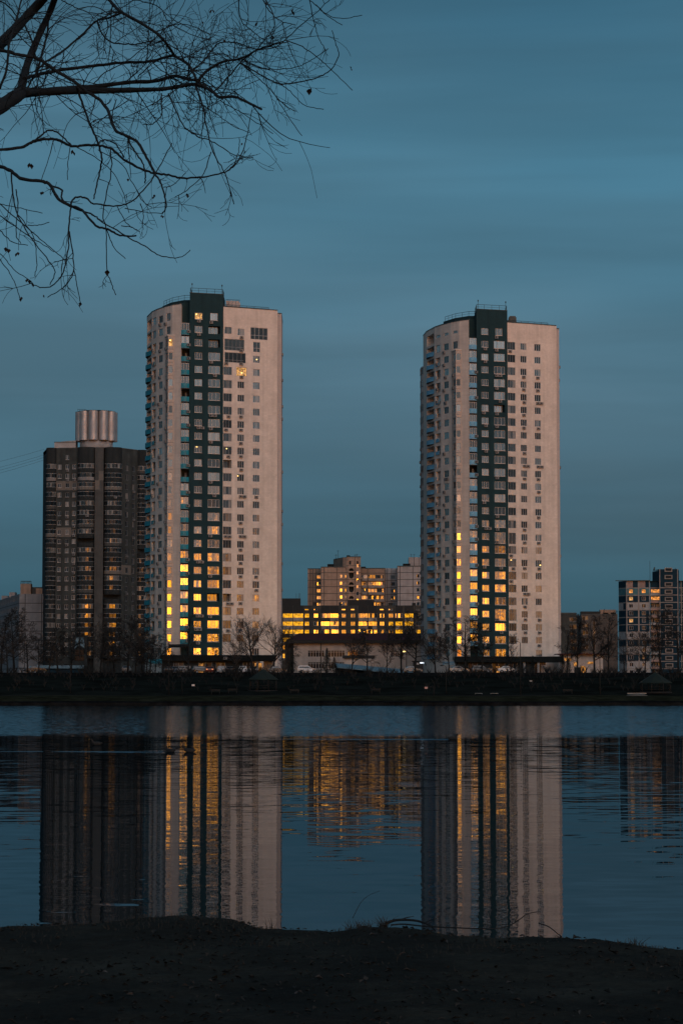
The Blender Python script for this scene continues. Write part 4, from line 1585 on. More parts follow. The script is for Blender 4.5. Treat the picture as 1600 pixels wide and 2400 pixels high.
def blue_block():
    Y = 933
    r0 = at(1443, 1500, Y)
    root = (r0.x, Y, GZ)
    B = thing('tiled_apartment_block', 'navy and white tiled panel block at the right edge with a tall stair bay', 'apartment block', root, R(-9))
    pt = lambda px, dy=0: P2(root, px, Y + dy, 1440)
    zz = lambda py, dy=0: zl(root, py, Y + dy)
    fl = 2.795
    j0 = zz(1378.2)
    joints = [j0 - fl * i for i in range(13)]
    zw = [j0 - fl * (i + .45) for i in range(13)]
    pal = ['navy_panel', 'aqua_panel', 'navy_panel', 'white_panel', 'navy_panel', 'navy_panel', 'navy_panel', 'white_panel', 'navy_panel', 'white_panel', 'navy_panel', 'white_panel', 'white_panel', 'navy_panel']

    def rowcol(v):
        if v > j0:
            return 'navy_panel'
        return pal[min(13, 1 + int((j0 - v) / fl))]
    mb = MB()

    def wall(pa, pb, dya, dyb, top, fn, ju, wins, jw=.16):
        a, b = pt(pa, dya), pt(pb, dyb)
        d, n, L = dirs(a, b)
        us, vs, isj = jointed([L * f for f in ju], joints, jw)
        ops = [(L * f - w / 2, L * f + w / 2, z - h / 2, z + h / 2, .16) for f, z, w, h, p in wins]
        strip(mb, a, b, 0, zz(top, dya), ops, 'navy_panel', lambda u, v: 'trim_panel' if isj(u, v) else fn(u / L, v), us + [L * .6], vs)
        for f, z, w, h, p in wins:
            row = round((zw[0] - z) / fl)
            lit = 'painted_glow_orange' if (row == 0 and pa < 1560) or (row == 1 and pa == 1521) else ('room_lamp' if row in (1, 4) and pa == 1466 else None)  # orange emission stands in for sunset reflected in the upper panes
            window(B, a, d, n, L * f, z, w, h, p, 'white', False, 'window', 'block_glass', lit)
        return a, b
    zt = zz(1362)
    a0, b0 = wall(1443, 1466, 6, .5, 1363, lambda u, v: 'navy_panel' if u > .6 and rowcol(v) == 'white_panel' and v > joints[4] else rowcol(v), [.97], [])

    def mid(u, v):
        c = rowcol(v)
        if .28 < u < .6 and c != 'white_panel' and v < joints[0]:
            return c
        return 'rose_panel' if (v > j0 + .9 and .1 < u < .45) else c
    a1, b1 = wall(1466, 1495, .5, .5, 1362, mid, [.04, .97], [(.38, z, 1.5, 1.45, 2) for z in zw])
    a2, b2 = wall(1495, 1521, .5, .5, 1362, mid, [.02, .97], [(.45, z, 1.5, 1.45, 2) for z in zw])
    a3, b3 = wall(1521, 1544, 1.5, 1.5, 1362, lambda u, v: 'navy_panel', [], [(.5, z + .1, 3.3, 1.4, 5) for z in zw])
    for i, z in enumerate(zw):
        q = MB()
        q.box(a3[0] + .1, b3[0] - .1, .2, 1.45, z - 1.72, z - .78, ('white_panel', 'rose_panel', 'rose_panel', 'rose_panel')[i % 4])
        q.build('balcony_parapet', B)
    a4, b4 = wall(1544, 1588, -.5, -.5, 1335, lambda u, v: 'navy_panel', [.03, .97], [])
    strip(mb, pt(1519, 9), a4, zz(1362) - .3, zz(1338), [], 'navy_panel')
    strip(mb, b4, (b4[0], 14), 0, zz(1335), [], 'navy_panel')
    a5, b5 = wall(1588, 1640, 2, 2, 1362, lambda u, v: 'navy_panel', [.08, .55], [(.3, z, 2.6, 1.4, 3) for z in zw] + [(.8, z, 1.5, 1.4, 2) for z in zw])
    mb.poly([(a0[0], a0[1], zt - .05), (b0[0], b0[1], zt - .05), (b2[0], .5, zt - .05), (b5[0], 2, zt - .05), (b5[0], 16, zt - .05), (a0[0], 16, zt - .05)], 'roof_felt')
    mb.poly([(a4[0], -.5, zz(1335)), (b4[0], -.5, zz(1335)), (b4[0], 14, zz(1335)), (pt(1519, 9)[0], 9, zz(1335))], 'roof_felt')
    mb.build('wall', B)
    zs = [zz(1339) - fl * i for i in range(14)]
    xm0, xm1 = pt(1557, -1)[0], pt(1575, -1)[0]
    for z in zs:
        q = MB()
        for xa, xb, za, zb in ((xm0, xm1, z - .35, z - .05), (xm0, xm1, z + .95, z + 1.2), (xm0, xm0 + .35, z - .05, z + .95), (xm1 - .35, xm1, z - .05, z + .95)):
            q.box(xa, xb, -.95, -.52, za, zb, 'trim_panel')
        q.box(xm0 + .35, xm1 - .35, -.7, -.52, z - .05, z + .95, 'dark_recess')
        q.build('stair_opening', B)
    q = MB()
    q.box(pt(1443, 0)[0] - .2, a3[0], -.2, .3, zt + .01, zt + .3, 'coping_metal')
    x = pt(1519, 3)[0]
    q.tube([(x, 4, zt), (x, 4, zz(1314))], .07, 'rail_metal', 4)
    q.tube([(pt(1528, 3)[0], 4, zz(1337)), (pt(1530, 3)[0], 4, zz(1329))], .3, 'rail_metal', 5)
    q.tube([(pt(1578, 3)[0], 4, zz(1337)), (pt(1578, 3)[0], 4, zz(1331))], .12, 'rail_metal', 5)
    q.build('aerial', B)


blue_block()


def plain_house(px0, px1, pyt, Y, mat, label, wins=(), roofs=(), name='brick_building', depth=14, joints=True):
    r0 = at(px0, 1500, Y)
    root = (r0.x, Y, GZ)
    B = thing(name, label, 'building', root)
    x1 = P2(root, px1, Y)[0]
    zt = zl(root, pyt, Y)
    mb = MB()
    ws = [(P2(root, p, Y)[0], zl(root, py, Y), w, h, n) for p, py, w, h, n in wins]
    rows = [zt - 1.9 - 2.8 * i for i in range(int(zt / 2.8))]
    simple_wall(mb, root, (0, 0), (x1, 0), zt, mat, [x1 * .35, x1 * .62], rows if joints else [], ws, B, 'dim_glass', jw=.06)
    strip(mb, (x1, 0), (x1, depth), 0, zt, [], mat)
    strip(mb, (0, depth), (0, 0), 0, zt, [], mat)
    strip(mb, (x1, depth), (0, depth), 0, zt, [], mat)
    mb.build('wall', B)
    q = MB()
    q.poly([(0, 0, zt - .1), (x1, 0, zt - .1), (x1, depth, zt - .1), (0, depth, zt - .1)], 'roof_felt')
    coping(q, [(0, 0), (x1, 0)], zt, h=.3)
    q.build('roof', B)
    for p0, p1, py, mt in roofs:
        q = MB()
        q.box(P2(root, p0, Y + 3)[0], P2(root, p1, Y + 3)[0], 3, 7, zt - .2, zl(root, py, Y + 3), mt)
        q.build('roof_house', B)
    return B


plain_house(1361, 1446, 1441, 860, 'rust_wall', 'brown brick block with pale roof vents left of the navy tiled block',
            [(p, 1449 + 17 * i, 1.0, 1.4, 1) for i in range(6) for p in (1367, 1374)] + [(1391, 1463 + 17 * i, .9, 3.2, 1) for i in range(4)],
            [(1361, 1405, 1433, 'long_dark'), (1406, 1442, 1429, 'tan_panel'), (1412, 1424, 1436, 'pale_panel'), (1430, 1443, 1436, 'pale_panel')])
plain_house(1308, 1350, 1438, 820, 'brown_wall', 'narrow dark block partly hidden behind the blue-balconied tower',
            [(p, 1452 + 17 * i, 1.2, 1.4, 2) for i in range(5) for p in (1338, 1346)], [], 'dark_building')
plain_house(1344, 1364, 1444, 900, 'rust_wall', 'reddish block just visible between two brown blocks', [], [], 'reddish_building')


def pavilion():
    Y = 612
    r0 = at(688, 1570, Y)
    root = (r0.x, Y, GZ)
    B = thing('pavilion', 'low beige building with a dark red roof and long windows', 'building', root)
    X = lambda px, dy=0: P2(root, px, Y + dy, 1540)[0]
    Z = lambda py, dy=0: zl(root, py, Y + dy)
    mb = MB()
    x1 = X(1000)
    ze = Z(1503)
    wins = [(721, 760, 1524, 1540), (769, 808, 1524, 1540), (721, 760, 1551.5, 1567), (769, 808, 1551.5, 1567), (815, 838, 1524, 1540), (915, 945, 1525, 1540)]
    ops = [(X(a), X(b), Z(d), Z(c), .2) for a, b, c, d in wins]
    strip(mb, (0, 0), (x1, 0), -.5, ze, ops, 'pavilion_wall', lambda u, v: 'joint' if abs(u - X(751)) < .06 else 'pavilion_wall', [X(751) - .06, X(751) + .06])
    strip(mb, (0, 12), (0, 0), -.5, ze, [], 'long_wall')
    strip(mb, (-2.3, 2), (0, 2), -.5, ze - .3, [], 'long_wall')
    mb.build('wall', B)
    d, n = Vector((1, 0)), Vector((0, -1))
    for i, (a, b, c, e) in enumerate(wins):
        window(B, (0, 0), d, n, (X(a) + X(b)) / 2, (Z(c) + Z(e)) / 2, X(b) - X(a), Z(c) - Z(e), 6 if b - a > 26 else 4, 'white', False, 'strip_window', 'low_glass' if i == 4 else 'dim_glass', None, .74)
    q = MB()
    zr = Z(1484, 7)
    xa, xb = X(671), x1 + 1
    q.poly([(xa, -1.2, ze + .3), (xb, -1.2, ze + .3), (xb, 8, zr), (X(700, 8), 8, zr)], 'red_roof')
    q.poly([(X(700, 8), 8, zr), (xb, 8, zr), (xb, 16, ze), (xa, 16, ze)], 'red_roof')
    q.poly([(xa, 16, ze + .3), (xa, -1.2, ze + .3), (X(700, 8), 8, zr)], 'red_roof')
    q.box(xa, xb, -1.25, -.95, ze - .55, ze + .296, 'long_dark')
    q.box(xa + .01, xb, -.95, .0, ze - .5, ze - .3, 'long_dark')
    q.build('roof', B)
    q = MB()
    q.box(X(813, 3), X(829, 3), 2.2, 4.5, ze + .9, Z(1492, 3), 'long_dark')
    q.build('dormer', B)


pavilion()


def annex():
    Y = 590
    r0 = at(806, 1570, Y)
    root = (r0.x, Y, GZ)
    B = thing('annex', 'small pale hut with a dark flat roof in front of the beige building', 'hut', root)
    x1 = P2(root, 838, Y)[0]
    mb = MB()
    z0, z1 = -.3, zl(root, 1543, Y)
    strip(mb, (0, 0), (x1, 0), z0, z1, [(1.2, 2.2, 1.2, 2.2, .15)], 'pavilion_wall')
    strip(mb, (0, 4), (0, 0), z0, z1, [], 'pavilion_wall')
    strip(mb, (x1, 0), (x1, 4), z0, z1, [], 'pavilion_wall')
    mb.build('wall', B)
    q = MB()
    q.box(-.4, x1 + 4, -.6, 4.4, z1, zl(root, 1536, Y), 'long_dark')
    q.build('roof', B)


annex()


def long_canopy():
    a, b, c, d = at(785, 1554, 575), at(973, 1571, 572), at(973, 1581, 562), at(790, 1563.5, 564)
    root = Vector((a.x, 565, GZ))
    B = thing('metal_canopy', 'long sloping blue-grey sheet metal roof over the stalls before the beige building', 'canopy', root)
    mb = MB()
    top = [p - root for p in (d, c, b, a)]
    low = [p - Vector((0, 0, .18)) for p in top]
    mb.poly(top, 'canopy_metal')
    mb.poly(list(reversed(low)), 'canopy_metal')
    for i in range(4):
        j = (i + 1) % 4
        mb.poly([low[i], low[j], top[j], top[i]], 'canopy_metal')
    mb.build('roof_sheet', B)
    for t in (.04, .24, .44, .64, .84):
        p = (d - root).lerp(c - root, t)
        q = MB()
        q.tube([(p.x, p.y + .4, -.8), (p.x, p.y + .4, p.z - .12)], .07, 'post_metal', 6)
        q.build('post', B)
    q = MB()
    p, e = (a - root), (b - root)
    q.poly([(p.x, p.y - .3, -.5), (e.x, e.y - .3, -.5), (e.x, e.y - .3, e.z - .25), (p.x, p.y - .3, p.z - .25)], 'long_dark')
    q.build('back_wall', B)


long_canopy()


def small_box(px0, px1, py0, py1, Y, mat, name, label, cat, depth=3.0, roof='roof_felt', over=.25):
    r0 = at(px0, py1, Y)
    root = (r0.x, Y, r0.z)
    B = thing(name, label, cat, root)
    x1 = P2(root, px1, Y, py1)[0]
    z1 = zl(root, py0, Y)
    q = MB()
    strip(q, (0, 0), (x1, 0), -1, z1, [(x1 * .3, x1 * .6, 0, min(z1 * .75, 2.1), .1)], mat)
    strip(q, (0, depth), (0, 0), -1, z1, [], mat)
    strip(q, (x1, 0), (x1, depth), -1, z1, [], mat)
    q.build('wall', B)
    q = MB()
    q.box(-over, x1 + over, -over, depth + over, z1, z1 + .2, roof)
    q.build('roof', B)
    return B


small_box(57, 74, 1573, 1586, 540, 'pale_panel', 'kiosk', 'small white kiosk at the foot of the grey panel block', 'kiosk')
kb = small_box(1316, 1412, 1534, 1585, 575, 'pavilion_wall', 'shop_building', 'low shop with warm glowing windows behind trees right of the blue-balconied tower', 'shop', 6.0, 'red_roof', 1.2)
for u, z, w, h in ((.6, 3.6, 1.6, .7), (2.8, 2.4, .9, .9), (6.0, 2.9, 1.3, .5), (4.4, .6, 1.1, 1.8)):
    q = MB()
    q.box(u, u + w, -.13, -.02, z, z + h, 'shop_glow')
    q.build('lit_window', kb)
# lit sign box on the corner kiosk beside the blue-balconied tower
sk = small_box(968, 991, 1551, 1580, 566, 'long_dark', 'corner_kiosk', 'dark kiosk with a lit white sign beside the blue-balconied tower', 'kiosk', 3.0)
q = MB()
q.box(1.55, 2.45, -.32, -.22, 2.45, 2.75, 'sign_glow')
q.box(.75, 1.3, -.32, -.22, 2.15, 2.6, 'pale_panel')
q.build('sign', sk)


# ------------------------------------------------------------------ bare winter trees of the far bank
def tree_meshes(seed, style, mat_t='bark', mat_w='twig'):
    """Unit tree, 1 m tall: (trunk mesh, branches mesh)."""
    rg = random.Random(seed)
    tr, tw = MB(), MB()

    def rv(s):
        return Vector((rg.uniform(-s, s), rg.uniform(-s, s), rg.uniform(-s, s)))

    def limb(p, d, L, r, level, up):
        seg = (6, 5, 4, 3, 2)[level]
        pts, rad = [p.copy()], [r]
        dd = d.normalized()
        for i in range(seg):
            dd = (dd + rv((.06, .16, .2, .25, .3)[level]) + Vector((0, 0, up))).normalized()
            p = p + dd * (L / seg)
            pts.append(p.copy())
            rad.append(max(r * (1 - .8 * (i + 1) / seg), .0005))
        (tr if level < 1 else tw).tube(pts, rad, mat_t if level < 1 else mat_w, (6, 5, 3, 3, 3)[level], cap=level < 2)
        if level >= 4:
            return
        nch = style['n'][level]
        lo = (style['clear'], .25, .2, .15)[level]
        for c in range(nch):
            t = lo + (1 - lo) * (c + rg.random()) / nch
            t = min(t, .98)
            x = t * seg
            i = min(int(x), seg - 1)
            q = pts[i].lerp(pts[i + 1], x - i)
            ax = (pts[i + 1] - pts[i]).normalized()
            side = ax.orthogonal()
            side.rotate(Matrix.Rotation(rg.uniform(0, 2 * math.pi), 3, ax))
            ang = style['ang'][level] * rg.uniform(.75, 1.2)
            nd = ax * math.cos(ang) + side * math.sin(ang)
            ln = style['len'][level] * (1 - .55 * t if level == 0 else 1 - .3 * t) * rg.uniform(.7, 1.15)
            limb(q, nd, ln * (1 if level == 0 else L), max(rad[i] * .55, .0016) if level < 2 else style.get('tw', .0022), level + 1, style['up'])
    limb(Vector((0, 0, 0)), Vector((0, 0, 1)), style['trunk'], style['r'], 0, .02)
    # scale so that the top reaches 1
    top = max(v[2] for v in tw.v)
    for mb in (tr, tw):
        mb.v = [(x / top, y / top, z / top) for x, y, z in mb.v]
    return tr.mesh('trunk'), tw.mesh('branches')


FAN = dict(n=(22, 8, 7, 3), ang=(.72, .42, .38, .4), len=(.66, .5, .42, .4), up=.05, trunk=.6, r=.017, clear=.26, tw=.0015)
SPREAD = dict(n=(15, 8, 7, 5), ang=(1.0, .75, .7, .6), len=(.5, .5, .45, .5), up=.02, trunk=.85, r=.018, clear=.22)
NARROW = dict(n=(20, 6, 5, 4), ang=(.55, .55, .6, .5), len=(.36, .5, .45, .5), up=.06, trunk=.9, r=.015, clear=.15)
TREES = {
    'fan': tree_meshes(1, FAN, 'bark', 'twig_grey'), 'fan2': tree_meshes(2, FAN, 'bark', 'twig_grey'),
    'spread': tree_meshes(3, SPREAD), 'spread2': tree_meshes(4, SPREAD), 'spread3': tree_meshes(7, SPREAD, 'bark', 'twig_grey'),
    'narrow': tree_meshes(5, NARROW), 'narrow2': tree_meshes(6, NARROW)}
trng = random.Random(5)


def far_tree(px, Y, h, kind, label, wide=1.0, group='bare trees along the far bank'):
    p = at(px, 1575, Y)
    z = far_height(Y) - .15
    T = thing('bare_tree', label, 'tree', (p.x, Y, z), trng.uniform(0, 6.28), group)
    a, b = TREES[kind]
    link('trunk', a, T, scale=(h * wide, h * wide, h))
    link('branches', b, T, scale=(h * wide, h * wide, h))


for args in (
    (3, 530, 13.5, 'spread', 'dark bare tree cut by the left edge of the photo'),
    (34, 534, 14.5, 'spread2', 'tall dark bare tree before the receding side of the grey panel block'),
    (66, 528, 11.5, 'spread3', 'lower bare tree in front of the windowless grey end wall'),
    (92, 522, 8.5, 'spread', 'small bare tree at the corner between grey block and dark brown block'),
    (136, 531, 10.5, 'spread2', 'bare tree above the blue shop canopy of the dark brown block'),
    (168, 529, 11.0, 'spread', 'bare tree left of the pointed porch of the dark brown block'),
    (206, 533, 12.0, 'narrow', 'slim bare tree right of the pointed porch of the dark brown block'),
    (236, 524, 13.5, 'spread3', 'greyish bare tree in front of the light pillar of the dark brown block'),
    (268, 530, 12.2, 'spread2', 'dark bushy bare tree before the right half of the dark brown block'),
    (300, 526, 13.4, 'spread', 'broad bare tree below the right corner of the dark brown block'),
    (334, 530, 12.0, 'spread2', 'bare tree overlapping the curved left edge of the turquoise-balconied tower', 1.1),
    (18, 522, 10.5, 'spread3', 'lower bare tree between the two tall dark trees at the left edge'),
    (116, 524, 9.0, 'spread3', 'low bushy bare tree left of the blue shop canopy'),
    (252, 520, 10.0, 'spread2', 'low dark tree between greyish tree and light pillar of the dark brown block', 1.1),
    (318, 519, 10.2, 'spread3', 'low wide tree in the gap between dark brown block and turquoise-balconied tower', 1.15),
    (352, 521, 9.0, 'spread', 'dark bare tree at the foot of the curved turquoise loggias', 1.1),
    (382, 518, 7.0, 'spread', 'small dark bare tree right below the turquoise awning', 1.3),
    (343, 517, 7.4, 'spread2', 'low dark bare tree in front of the turquoise-balconied tower\'s leftmost ground floor', 1.3),
    (364, 527, 7.5, 'spread3', 'small bare tree in front of the blue awning of the turquoise-balconied tower'),
    (441, 520, 13.8, 'narrow2', 'slender dark tree standing before the dark stripe of the turquoise-balconied tower', .8),
    (546, 523, 8.3, 'fan2', 'small upright bare tree over the shop podium of the turquoise-balconied tower'),
    (592, 531, 13.7, 'fan', 'large fan-shaped bare tree before the blank right wing of the turquoise-balconied tower'),
    (640, 533, 12.6, 'fan2', 'grey fan-shaped tree at the right corner of the turquoise-balconied tower'),
    (676, 536, 9.3, 'spread3', 'small bare tree left of the beige building'),
    (824, 540, 9.3, 'fan', 'bare tree in front of the little hut with the flat roof'),
    (860, 541, 10.2, 'spread2', 'bare tree over the middle of the blue-grey sheet roof'),
    (906, 538, 10.6, 'narrow', 'slim bare tree before the right part of the beige building'),
    (940, 541, 11.5, 'spread', 'dark bare tree over the right end of the blue-grey sheet roof'),
    (972, 536, 14.0, 'spread2', 'tall dark tree against the left edge of the blue-balconied tower', .9),
    (1020, 533, 10.4, 'fan2', 'pale grey bare tree before the sky-blue loggias of the blue-balconied tower'),
    (1052, 531, 10.8, 'spread3', 'bare tree in front of the blue-balconied tower\'s bay windows'),
    (1090, 529, 13.0, 'spread', 'dark bare tree reaching up the dark stripe of the blue-balconied tower', 1.15),
    (1128, 531, 11.0, 'spread2', 'dark bare tree before the middle of the blue-balconied tower\'s shop podium'),
    (1196, 535, 9.2, 'narrow2', 'thin bare tree beside the tall lamp post before the blue-balconied tower'),
    (1328, 541, 10.8, 'spread2', 'bare tree just right of the blue-balconied tower'),
    (1352, 548, 13.2, 'narrow', 'slim dark tree before the narrow dark block'),
    (1392, 545, 13.4, 'spread', 'bare tree in front of the brown brick block'),
    (1424, 543, 14.4, 'narrow2', 'tall slim tree between brown brick block and navy tiled block'),
    (1462, 538, 9.3, 'spread3', 'low greyish tree below the navy tiled block'),
    (1510, 541, 10.6, 'fan2', 'bare tree above the green gazebo by the navy tiled block'),
    (1548, 544, 14.4, 'spread2', 'dark broad tree before the stair bay of the navy tiled block'),
    (1588, 540, 15.0, 'spread', 'dark bare tree at the right edge of the photo'),
):
    far_tree(*args)


def conifer_mesh(seed, slim=1.0, tiers=16):
    rg = random.Random(seed)
    tr, fo = MB(), MB()
    tr.tube([(0, 0, 0), (0, 0, .5), (0, 0, .97)], [.022, .015, .004], 'bark', 6)
    for i in range(int(1500)):
        t = rg.random() ** .8
        z = .06 + .93 * t
        rad = (1 - t) * .30 * slim * (1 + .18 * math.sin(t * tiers * 2.6)) + .012
        a = rg.uniform(0, 2 * math.pi)
        r = rad * (rg.random() ** .45)
        c = Vector((r * math.cos(a), r * math.sin(a), z + rg.uniform(-.02, .02)))
        s = .028 * (1.2 - .5 * t)
        u = Vector((math.cos(a), math.sin(a), -.45)) * s * 1.6
        w = Vector((-math.sin(a), math.cos(a), rg.uniform(-.3, .3))) * s * .6
        fo.poly([c - w, c + u * .5 - w * .6, c + u, c + w], 'needles')
    return tr.mesh('trunk'), fo.mesh('foliage')


SPRUCE = [conifer_mesh(21), conifer_mesh(22, 1.25)]
THUJA = [conifer_mesh(23, .7), conifer_mesh(24, .75)]
for px, Y, h, m, label, nm in (
    (766, 545, 5.6, SPRUCE[0], 'small dark spruce in front of the beige building\'s lower windows', 'spruce'),
    (783, 543, 3.6, SPRUCE[1], 'rounded dark evergreen beside the left end of the sheet metal roof', 'evergreen_shrub'),
    (684, 543, 4.9, SPRUCE[1], 'wide dark evergreen at the left end of the beige building', 'spruce'),
    (1219, 545, 3.6, THUJA[0], 'clipped dark thuja, left of the pair before the blue-balconied tower\'s shops', 'thuja'),
    (1248, 545, 3.9, THUJA[1], 'thicker dark thuja by the pale shop wall of the blue-balconied tower', 'thuja'),
    (1318, 546, 4.2, THUJA[0], 'dark thuja just past the right corner of the blue-balconied tower', 'thuja'),
    (1332, 546, 3.4, THUJA[1], 'short dark thuja before the low shop with warm windows', 'thuja'),
    (1094, 539, 3.0, THUJA[1], 'low dark evergreen under the canopy of the blue-balconied tower\'s podium', 'thuja'),
):
    p = at(px, 1575, Y)
    T = thing(nm, label, 'evergreen', (p.x, Y, far_height(Y) - .1), trng.uniform(0, 6), 'evergreens on the far bank')
    link('trunk', m[0], T, scale=(h, h, h))
    link('foliage', m[1], T, scale=(h, h, h))

# dark scrub on the slope of the far bank
sg = random.Random(31)
sb = MB()
for i in range(260):
    x = sg.uniform(-75, 78)
    y = sg.uniform(463, 512)
    z = far_height(y)
    h = sg.uniform(.6, 1.9)
    for k in range(16):
        a = sg.uniform(0, 6.28)
        l = h * sg.uniform(.5, 1)
        dx, dy = math.cos(a) * l * .55, math.sin(a) * l * .55
        sb.tube([(x, y, z - .05), (x + dx * .4, y + dy * .4, z + l * .6), (x + dx, y + dy, z + l)], [.02, .016, .006], 'twig', 3, cap=False)
for i in range(330):
    x = sg.uniform(-78, 80)
    y = sg.uniform(508, 521)
    z = far_height(y)
    h = sg.uniform(.8, 1.9) * (1.6 if sg.random() < .25 else 1) + 1.6 * max(0, mnoise.noise(Vector((x * .07, 3, 1))))
    for k in range(20):
        a = sg.uniform(0, 6.28)
        l = h * sg.uniform(.5, 1)
        dx, dy = math.cos(a) * l * .5, math.sin(a) * l * .5
        sb.tube([(x, y, z - .05), (x + dx * .4, y + dy * .4, z + l * .6), (x + dx, y + dy, z + l)], [.03, .024, .012], 'bark', 3, cap=False)
tag(sb.build('undergrowth'), kind='stuff')


# ------------------------------------------------------------------ cars
def car_meshes(kind):
    b = MB()
    W = .88
    if kind == 'wagon':
        prof = [(-2.15, .35), (-2.2, .75), (-2.1, 1.05), (-1.95, 1.5), (-1.6, 1.58), (.15, 1.56), (.85, 1.05), (1.95, .88), (2.15, .7), (2.2, .38)]
    else:
        prof = [(-2.1, .35), (-2.18, .7), (-2.1, .98), (-1.45, 1.05), (-.95, 1.42), (.1, 1.46), (.85, 1.02), (1.9, .86), (2.1, .68), (2.15, .36)]

    def w_at(z):
        return W if z < .95 else W - .22 * (z - .95) / .5
    for p, q in zip(prof[:-1], prof[1:]):
        b.poly([(p[0], -w_at(p[1]), p[1]), (q[0], -w_at(q[1]), q[1]), (q[0], w_at(q[1]), q[1]), (p[0], w_at(p[1]), p[1])], 'paint_grey', True)
    for s in (-1, 1):
        low = [(x, s * w_at(z), z) for x, z in prof]
        b.poly(low if s < 0 else list(reversed(low)), 'paint_grey')
    b.poly([(prof[0][0], -W, .35), (prof[0][0], W, .35), (prof[-1][0], W, .36), (prof[-1][0], -W, .36)], 'tyre')
    body = b.mesh('body')
    g = MB()
    top = prof[5]
    hood = prof[6]
    rear = prof[3] if kind != 'wagon' else prof[2]
    rtop = prof[4] if kind != 'wagon' else prof[3]

    def sheet(p, q, t0, t1, off, inset):
        a = (p[0] + (q[0] - p[0]) * t0, p[1] + (q[1] - p[1]) * t0)
        c = (p[0] + (q[0] - p[0]) * t1, p[1] + (q[1] - p[1]) * t1)
        g.poly([(a[0] + off[0], -w_at(a[1]) + inset, a[1] + off[1]), (a[0] + off[0], w_at(a[1]) - inset, a[1] + off[1]),
                (c[0] + off[0], w_at(c[1]) - inset, c[1] + off[1]), (c[0] + off[0], -w_at(c[1]) + inset, c[1] + off[1])], 'car_glass')
    sheet(hood, top, .1, .9, (.012, .012), .1)
    sheet(rear, rtop, .1, .9, (-.012, .012), .1)
    for s in (-1, 1):
        zs0, zs1 = 1.02, 1.36
        x0, x1, x2, x3 = (rear[0] + .2, hood[0] - .1, top[0] - .02, rtop[0] + .15)
        q = [(x0, s * (w_at(zs0) + .006), zs0), (x1, s * (w_at(zs0) + .006), zs0), (x2, s * (w_at(zs1) + .006), zs1), (x3, s * (w_at(zs1) + .006), zs1)]
        g.poly(q if s < 0 else list(reversed(q)), 'car_glass')
    glassm = g.mesh('windows')
    w = MB()
    n = 14
    for y, sgn in ((-.1, -1), (.1, 1)):
        w.poly([(.32 * math.cos(2 * math.pi * k / n), y, .32 * math.sin(2 * math.pi * k / n)) for k in range(n)][::-sgn], 'tyre')
        w.poly([(.19 * math.cos(2 * math.pi * k / n), y * 1.04, .19 * math.sin(2 * math.pi * k / n)) for k in range(n)][::-sgn], 'grey_frame')
    for k in range(n):
        a, c = 2 * math.pi * k / n, 2 * math.pi * (k + 1) / n
        w.poly([(.32 * math.cos(a), -.1, .32 * math.sin(a)), (.32 * math.cos(c), -.1, .32 * math.sin(c)), (.32 * math.cos(c), .1, .32 * math.sin(c)), (.32 * math.cos(a), .1, .32 * math.sin(a))], 'tyre', True)
    wheel = w.mesh('wheel')
    h = MB()
    h.box(-.03, .03, -.2, .2, -.08, .08, 'lamp_clear')
    head = h.mesh('headlight')
    t = MB()
    t.box(-.03, .03, -.14, .14, -.1, .1, 'paint_red')
    tail = t.mesh('taillight')
    return body, glassm, wheel, head, tail


CARS = {k: car_meshes(k) for k in ('saloon', 'wagon')}


def car(px, Y, kind, paint, rz, label, lit_tail=False):
    p = at(px, 1575, Y)
    T = thing('parked_car', label, 'car', (p.x, Y, far_height(Y)), rz, 'cars parked in front of the towers')
    body, g, wh, hd, tl = CARS[kind]
    o = link('body', body, T)
    o.material_slots[0].link = 'OBJECT'
    o.material_slots[0].material = MAT['paint_' + paint]
    link('window', g, T)
    for x in (-1.3, 1.35):
        for y in (-.82, .82):
            link('wheel', wh, T, (x, y, .33))
    for y in (-.6, .6):
        link('headlight', hd, T, (2.12, y, .64))
        q = link('taillight', tl, T, (-2.17, y, .82))
        if lit_tail:
            q.material_slots[0].link = 'OBJECT'
            q.material_slots[0].material = MAT['tail_glow']


Q = math.pi / 2
for a in (
    (395, 527, 'saloon', 'black', Q + .1, 'black car parked leftmost in the row before the turquoise-balconied tower'),
    (413, 528, 'saloon', 'blue', Q, 'small blue car between the black and the silver car'),
    (430, 527, 'wagon', 'silver', Q - .1, 'silver estate car right of the small blue car'),
    (474, 528, 'wagon', 'black', .25, 'dark estate car seen from the side before the turquoise-balconied tower'),
    (493, 529, 'saloon', 'red', Q, 'dark red car with glowing tail lamps', True),
    (518, 527, 'wagon', 'silver', Q + .05, 'pale silver car near the middle of the parked row'),
    (541, 528, 'saloon', 'black', Q, 'black car between the two pale silver cars'),
    (570, 527, 'wagon', 'white', Q, 'white car left of the green gazebo roof'),
    (592, 528, 'saloon', 'grey', Q + .2, 'grey car half hidden by the green gazebo roof'),
    (648, 530, 'saloon', 'black', .1, 'dark car behind the right end of the green gazebo'),
    (720, 540, 'wagon', 'white', 0.05, 'white estate car in side view before the beige building'),
    (84, 536, 'saloon', 'black', .3, 'dark car beside the small white kiosk'),
    (297, 537, 'saloon', 'silver', Q, 'silver car under the bare trees of the dark brown block'),
    (965, 549, 'saloon', 'silver', .2, 'light car left of the blue-balconied tower\'s corner'),
    (1074, 533, 'saloon', 'silver', .15, 'silver car left of the blue-balconied tower\'s shop podium'),
    (1128, 535, 'wagon', 'grey', .1, 'grey estate car under trees at the blue-balconied tower\'s podium'),
    (1188, 536, 'saloon', 'white', .05, 'white car at the foot of the tall lamp post'),
):
    car(*a)


